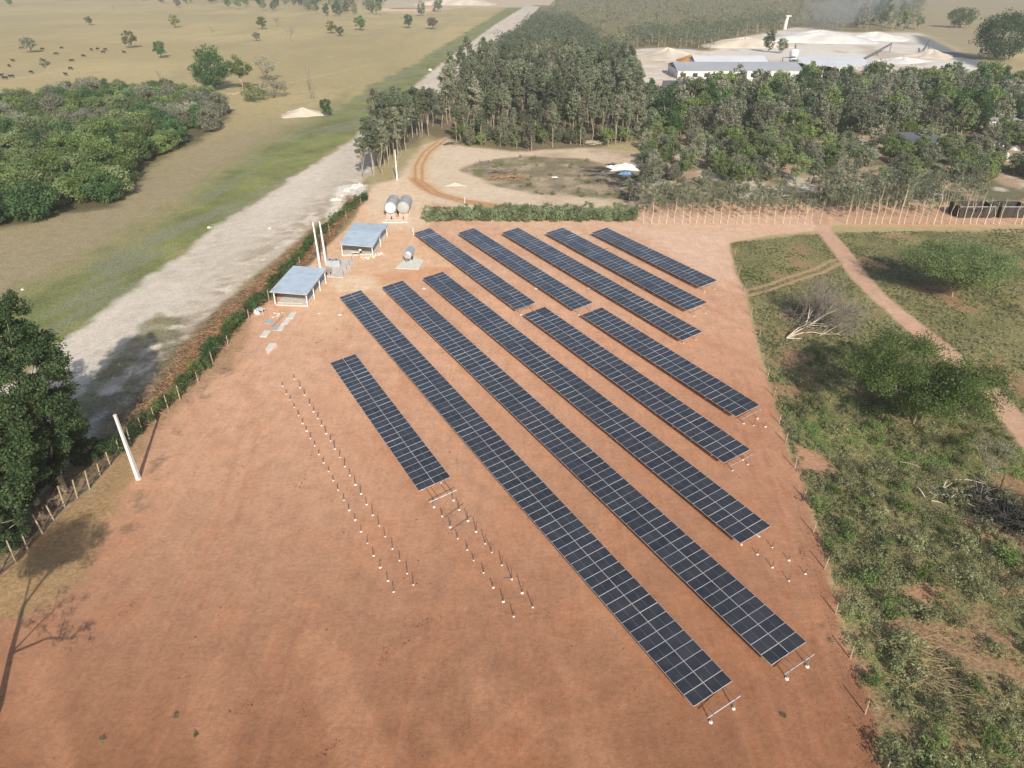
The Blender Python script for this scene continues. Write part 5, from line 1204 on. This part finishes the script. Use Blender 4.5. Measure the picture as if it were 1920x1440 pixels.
mound('sand_heap', 'largest pale grey mound where the dust rises', 1535, 76, 42, 30, 6.5, SAND, 4, power=1.5)
mound('sand_heap', 'low pale mound right of the largest one', 1640, 74, 30, 16, 5.0, SAND, 5, power=1.3)
mound('sand_heap', 'pale sand cone by the paved road', 1745, 106, 15, 12, 4.0, SANDP, 6)
mound('sand_heap', 'pale low heap in front of the paved road', 1690, 116, 16, 10, 2.5, SAND, 7, power=1.4)
mound('sand_heap', 'sandy heap beside the dark bush on the pasture track', 568, 214, 9, 8, 2.2, SANDP, 8)
mound('earth_heap', 'small grey-brown sand heap on the sandy yard', 853, 347, 3.2, 1.6, .6, SANDP, 9, cat='earth heap')
mound('earth_heap', 'low pale heap at the top beyond the green verge', 860, 8, 60, 40, 10, SANDP, 10, cat='earth heap', power=1.4)
mb = MB(); a, b = G(735, 20), G(805, 16); mb.box(((a.x + b.x) / 2, a.y, 1.5), ((b - a).length, 5, 3)); mb.slab([(a.x - 1, a.y - 4, 3.2), (b.x + 1, a.y - 4, 3.2), (b.x + 1, a.y + 4, 3.6), (a.x - 1, a.y + 4, 3.6)], .3); tag(mb.build('low_shed', WOODP, origin=(a.x, a.y, 0)), 'long low shed at the top of the pasture beside the diggings', 'shed')
# white rubble and grey roofs at the right edge
rocks('rubble_heap', 'heap of white rocks showing through the trees at the right edge', 'rubble', [(1865, 300), (1880, 290), (1895, 300), (1900, 280), (1870, 275), (1885, 262), (1910, 265)], ROCK, .7, 2.0, n=70, seed=12)
rocks('rubble_heap', 'scatter of pale rocks in the scrub right of the middle', 'rubble', [(1650, 268), (1665, 275), (1620, 270), (1640, 285), (1610, 262)], ROCK, .4, 1.1, n=50, seed=13)
rocks('rubble_heap', 'scatter of pale rocks behind the first young eucalyptus', 'rubble', [(1345, 262), (1380, 268), (1400, 262), (1450, 266)], ROCK, .3, .8, n=26, seed=14)
for x0, x1, y0, y1, h, lab in ((1848, 1905, 252, 236, 4.5, 'grey-roofed building half hidden by trees at the right edge'), (1705, 1775, 290, 268, 3.5, 'dark flat roof in the scrub right of the pale rocks')):
    a, b = G(x0, y0), G(x1, y0); c = G(x1, y1); r = thing('outbuilding', lab, 'building', ((a.x + b.x) / 2, a.y, 0)); dy_ = min(12, c.y - a.y)
    mb = MB(); mb.hexa([(a.x, a.y, 0), (b.x, a.y, 0), (b.x, a.y + dy_, 0), (a.x, a.y + dy_, 0), (a.x, a.y, h), (b.x, a.y, h), (b.x, a.y + dy_, h), (a.x, a.y + dy_, h)]); mb.build('wall', WHITE if h > 4 else ROOFD, r)
    mb = MB(); mb.slab([(a.x - .5, a.y - .5, h + .2), (b.x + .5, a.y - .5, h + .2), (b.x + .5, a.y + dy_ + .5, h + .8), (a.x - .5, a.y + dy_ + .5, h + .8)], .15); mb.build('roof', ROOFG if h > 4 else ROOFD, r)
    mb = MB(); mb.box(((a.x + b.x) / 2, a.y - .03, 1.3), (1.6, .1, 2.2)); mb.build('door', DARKM, r)
# dark open bins behind the front trunks at the right
for i, (x0, x1, py) in enumerate(((1796, 1862, 412), (1872, 1925, 412))):
    a, b = G(x0, py - 3), G(x1, py - 3); r = thing('open_bin', ('left' if i == 0 else 'right') + ' dark open steel bin behind the slender trunks at the right edge', 'container', ((a.x + b.x) / 2, a.y, 0)); h = 2.4; d = 4.6
    for (cx_, cy_, sx_, sy_) in (((a.x + b.x) / 2, a.y, (b - a).length, .15), ((a.x + b.x) / 2, a.y + d, (b - a).length, .15), (a.x, a.y + d / 2, .15, d - .3), (b.x, a.y + d / 2, .15, d - .3)):
        mb = MB(); mb.box((cx_, cy_, h / 2 + .2), (sx_, sy_, h)); mb.build('side_panel', DARKM, r)
    mb = MB(); mb.box(((a.x + b.x) / 2, a.y + d / 2, .3), ((b - a).length - .3, d - .3, .2)); mb.build('floor_panel', DARKM, r)
    mb = MB(); mb.box(((a.x + b.x) / 2, a.y, h + .27), ((b - a).length + .1, .3, .12)); mb.build('rim', ROOFG, r)
# ------------------------------------------------------------------ burnt heap, tarpaulins and brush in the clearing
rocks('burnt_heap', 'black burnt rubbish spread around the white tarpaulin', 'burnt rubbish', [(1125, 328), (1150, 335), (1170, 345), (1190, 350), (1185, 365), (1150, 350), (1192, 372), (1115, 320), (1135, 322)], ASH, .3, .9, n=90, seed=15, flat=.35)
def cloth(name, px, py, rx, ry, h, m, label, seed):
    c = G(px, py); n = 16; V = []; Fc = []; rs = random.Random(seed)
    ph = [rs.uniform(0, 6) for _ in range(4)]
    for j in range(n + 1):
        for i in range(n + 1):
            u, v = i / n * 2 - 1, j / n * 2 - 1; r = max(abs(u), abs(v)); wx = u * rx * (1 + .15 * math.sin(v * 5 + ph[0])); wy = v * ry * (1 + .2 * math.sin(u * 4 + ph[1]))
            V.append((c.x + wx, c.y + wy, max(.03, h * (1 - r ** 2) * (.6 + .4 * math.sin(u * 7 + ph[2]) * math.cos(v * 6 + ph[3])) + .08)))
    for j in range(n):
        for i in range(n): Fc.append((j * (n + 1) + i, j * (n + 1) + i + 1, (j + 1) * (n + 1) + i + 1, (j + 1) * (n + 1) + i))
    mb = MB(); mb.add(V, Fc); return tag(mb.build(name, m, origin=c), label, 'tarpaulin')
cloth('tarpaulin', 1172, 316, 4.2, 2.6, 1.6, TARP, 'crumpled white tarpaulin over a heap at the edge of the clearing', 1)
cloth('tarpaulin', 1150, 313, 2.0, .8, .5, TARP, 'flat white sheet at the left of the big tarpaulin', 2)
cloth('tarpaulin', 1174, 327, 2.2, .7, .8, TARPB, 'blue tarpaulin showing below the white one', 3)
cloth('tarpaulin', 1040, 333, .9, .5, .25, TARP, 'small white sheet lying in the middle of the clearing', 4)
for k, ((x, y), n_, m, l, spr) in enumerate((((903, 308), 40, TWIG, 'pile of grey logs at the left end of the clearing', 1.5), ((945, 335), 60, DRY, 'heap of reddish brown brush in the clearing', 2.6), ((935, 325), 40, TWIG, 'grey dead brush behind the reddish heap', 2.2),
                                ((1110, 270), 50, TWIGB, 'stack of bleached cut poles in front of the eucalyptus trunks', 2.2), ((840, 272), 20, CHAR, 'dark fallen branches where the access road enters the wood', 1.6), ((868, 205), 50, TWIGB, 'pale dead brush in a gap of the wood', 4), ((430, 178), 24, TWIGB, 'pale dead brush under the largest pasture tree', 2.4))):
    c = G(x, y); mb = MB(); rs = random.Random(90 + k)
    for i in range(n_):
        a = rs.gauss(.3, .8); L = rs.uniform(1.0, 3.0); s = c + Vector((rs.gauss(0, spr), rs.gauss(0, spr * .5), rs.uniform(.05, .7)))
        e = s + Vector((math.cos(a) * L, math.sin(a) * L, rs.uniform(-.1, .5))); mb.tube([s, e], [.09, .04], 4)
    tag(mb.build('brush_pile', m, origin=c), l, 'brushwood')
# ------------------------------------------------------------------ cattle
def cow_mesh(graze):
    mb = MB(); ring = []
    prof = [(-1.15, .95, .12), (-1.05, 1.0, .28), (-.7, .98, .36), (-.1, .95, .40), (.5, .98, .38), (.85, 1.05, .30), (1.05, 1.15 if not graze else .95, .2)]
    hd = [(1.35, 1.30, .15), (1.6, 1.28, .16), (1.9, 1.15, .08)] if not graze else [(1.35, .65, .16), (1.5, .42, .15), (1.62, .16, .09)]
    pr = prof + hd; n = 8; vs = []
    for x, z, r in pr:
        for k in range(n):
            a = 2 * math.pi * k / n; vs.append((x, math.sin(a) * r * .72, z + math.cos(a) * r))
    fs = [(i * n + k, i * n + (k + 1) % n, (i + 1) * n + (k + 1) % n, (i + 1) * n + k) for i in range(len(pr) - 1) for k in range(n)]
    fs += [tuple(range(n))[::-1], tuple(range((len(pr) - 1) * n, len(pr) * n))]; mb.add(vs, fs)
    for x, s in ((-.85, -1), (-.85, 1), (.7, -1), (.7, 1)):
        kx = -.06 if x < 0 else .03
        mb.tube([(x, s * .2, .9), (x + kx, s * .21, .45), (x + kx * .2, s * .21, .02)], [.15, .08, .06], 6)
    mb.tube([(-1.13, 0, 1.15), (-1.28, 0, .8), (-1.26, 0, .4)], [.04, .03, .05], 4)
    hx, hz, _ = hd[0]
    for s in (-1, 1): mb.tube([(hx, s * .1, hz + .08), (hx - .05, s * .3, hz + .12)], [.06, .03], 4)
    return mb
cm = [cow_mesh(True), cow_mesh(False)]; cobs = [m_.build('cow', COWM, origin=(0, 0, 0)) for m_ in cm]; first = [True, True]
for i, (x, y) in enumerate(((3, 144), (22, 146), (18, 126), (25, 116), (59, 138), (106, 103), (116, 92), (135, 116), (133, 131), (124, 142), (157, 107), (172, 95), (183, 94), (198, 95), (194, 100), (233, 100), (289, 97), (80, 94), (40, 92), (10, 149))):
    k = i % 3 == 0
    o = cobs[int(k)]
    if first[int(k)]: first[int(k)] = False
    else: o = o.copy(); COL.objects.link(o)
    o.location = G(x, y); o.rotation_euler = (0, 0, rnd.uniform(-.6, .6) + (math.pi if i % 2 else 0)); o.scale = (1.15, 1.15, 1.15)
    tag(o, 'black cow grazing with its head down in the dry pasture' if not k else 'black cow standing with its head up in the dry pasture', 'cow', 'herd of black cattle')
# ------------------------------------------------------------------ dust and haze
def volmat(name, dens, colr):
    m = bpy.data.materials.new(name); m.use_nodes = True; n = m.node_tree; n.nodes.clear()
    v = n.nodes.new('ShaderNodeVolumePrincipled'); v.inputs['Color'].default_value = colr + (1,); v.inputs['Density'].default_value = dens; v.inputs['Anisotropy'].default_value = 0.2
    o = n.nodes.new('ShaderNodeOutputMaterial'); n.links.new(v.outputs[0], o.inputs['Volume']); return m
DUSTM = volmat('dust', 0.010, (.93, .92, .90))
for i, (px, py, z, sx, sy, sz, l) in enumerate(((1545, 62, 12, 26, 22, 13, 'thick dust rising off the largest sand mound'), (1580, 52, 20, 36, 28, 18, 'thinner dust drifting behind the quarry mound'), (1620, 46, 22, 40, 30, 16, 'faint dust drifting right of the quarry mound'))):
    c = G(px, py, 0); mb = MB(); n = 20; V = []; Fc = []
    for j in range(n // 2 + 1):
        for k in range(n):
            th = math.pi * j / (n // 2); a = 2 * math.pi * k / n; w_ = 1 + .15 * math.sin(a * 3 + i) * math.sin(th) + .1 * math.sin(a * 5 + th * 4 + i)
            V.append((c.x + sx * math.sin(th) * math.cos(a) * w_, c.y + sy * math.sin(th) * math.sin(a) * w_, z + sz * .95 * math.cos(th)))
    for j in range(n // 2):
        for k in range(n): Fc.append((j * n + k, (j + 1) * n + k, (j + 1) * n + (k + 1) % n, j * n + (k + 1) % n))
    mb.add(V, Fc); tag(mb.build('dust_cloud', DUSTM, smooth=True, origin=c), l, 'dust', kind='stuff')
HAZE = 0.00027
mb = MB(); mb.hexa([(-1550, -20, -1.2), (1550, -20, -1.2), (1550, 3250, -1.2), (-1550, 3250, -1.2), (-1550, -20, 54), (1550, -20, 54), (1550, 3250, 54), (-1550, 3250, 54)])
tag(mb.build('haze', volmat('haze', HAZE, (.95, .94, .92))), 'thin pale haze fading the far woods', 'haze', kind='stuff')
# clods and crumbs on the graded earth
rs = np.random.RandomState(77); cc_ = np.array(scatter(PX((60, 1180), (300, 900), (520, 640), (900, 460), (1330, 470), (1500, 1000), (1600, 1440), (0, 1440)), 90, 3, 78))
pp = []
for x, y in cc_:
    k = rs.randint(8, 46); a = rs.uniform(0, 3.14); L = rs.uniform(.3, 1.8); d = rs.normal(size=(k, 2)) * np.array([L, .22]); pp.append(np.stack([x + d[:, 0] * math.cos(a) - d[:, 1] * math.sin(a), y + d[:, 0] * math.sin(a) + d[:, 1] * math.cos(a)], 1))
pp.append(np.stack([rs.uniform(-40, 45, 2600), rs.uniform(28, 120, 2600)], 1))
em = np.array(PX((1530, 985), (1556, 1080), (1580, 1170), (1612, 1270), (1632, 1360), (1652, 1440)))
for i in range(len(em) - 1):
    t = rs.uniform(0, 1, (170, 1)); pp.append(em[i] * (1 - t) + em[i + 1] * t + rs.normal(size=(170, 2)) * np.array([.8, .5]) - np.array([.6, 0]))
pp = np.concatenate(pp); pp = pp[polydist(pp[:, 0], pp[:, 1], LOT) < -.2]
sz = rs.uniform(.025, .075, len(pp)) * (1 + (rs.uniform(0, 1, len(pp)) > .95))
base_ = np.array([(1, 0, 0), (-.4, .9, 0), (-.5, -.8, 0), (0.05, .05, .8)])
V = pp[:, None, :].repeat(4, 1); off = base_[None] * sz[:, None, None] * rs.uniform(.7, 1.4, (len(pp), 4, 1)); V = np.concatenate([V, np.zeros((len(pp), 4, 1))], 2) + off; V[:, :, 2] += .01
Z0 = (fbm(pp[:, 0], pp[:, 1], 9, 81) - .5) * .1; V[:, :, 2] += Z0[:, None]
F3 = (np.arange(len(pp))[:, None, None] * 4 + np.array([(0, 1, 3), (1, 2, 3), (2, 0, 3)])[None]).reshape(-1, 3)
tag(npmesh('soil_clods', V.reshape(-1, 3), F3, mat('dark_clod', A(132, 88, 64), .95, var=.35, scale=.3)), 'crumbled clods of darker soil strewn over the red earth', 'clods', kind='stuff')
# weeds in the clearing and on the red earth
for i, (x, y) in enumerate(scatter(CLEAR, 40, 1.5, 61)):
    place(UP['shrub'][rnd.choice([0, 2, 3, 0])], (x, y, 0), rnd.uniform(0, 6), rnd.uniform(.35, .8), 'low grey-green shrub in the clearing behind the cane hedge', 'shrubs in the clearing', nm='clearing_bush')
for i, (x, y) in enumerate(((1470, 1343), (368, 1380), (192, 1391), (1585, 1190), (1600, 1230), (1612, 1290), (1560, 1205), (330, 1345))):
    place(UP['shrub'][i % 4], G(x, y), i, rnd.uniform(.12, .22), 'tiny green weed growing out of the bare red earth', 'weeds on the red earth', nm='weed')
# drop prototypes that were never set out
for lst in UP.values():
    for pr_ in lst:
        if pr_.name not in USED:
            for c in list(pr_.children): bpy.data.objects.remove(c)
            bpy.data.objects.remove(pr_)
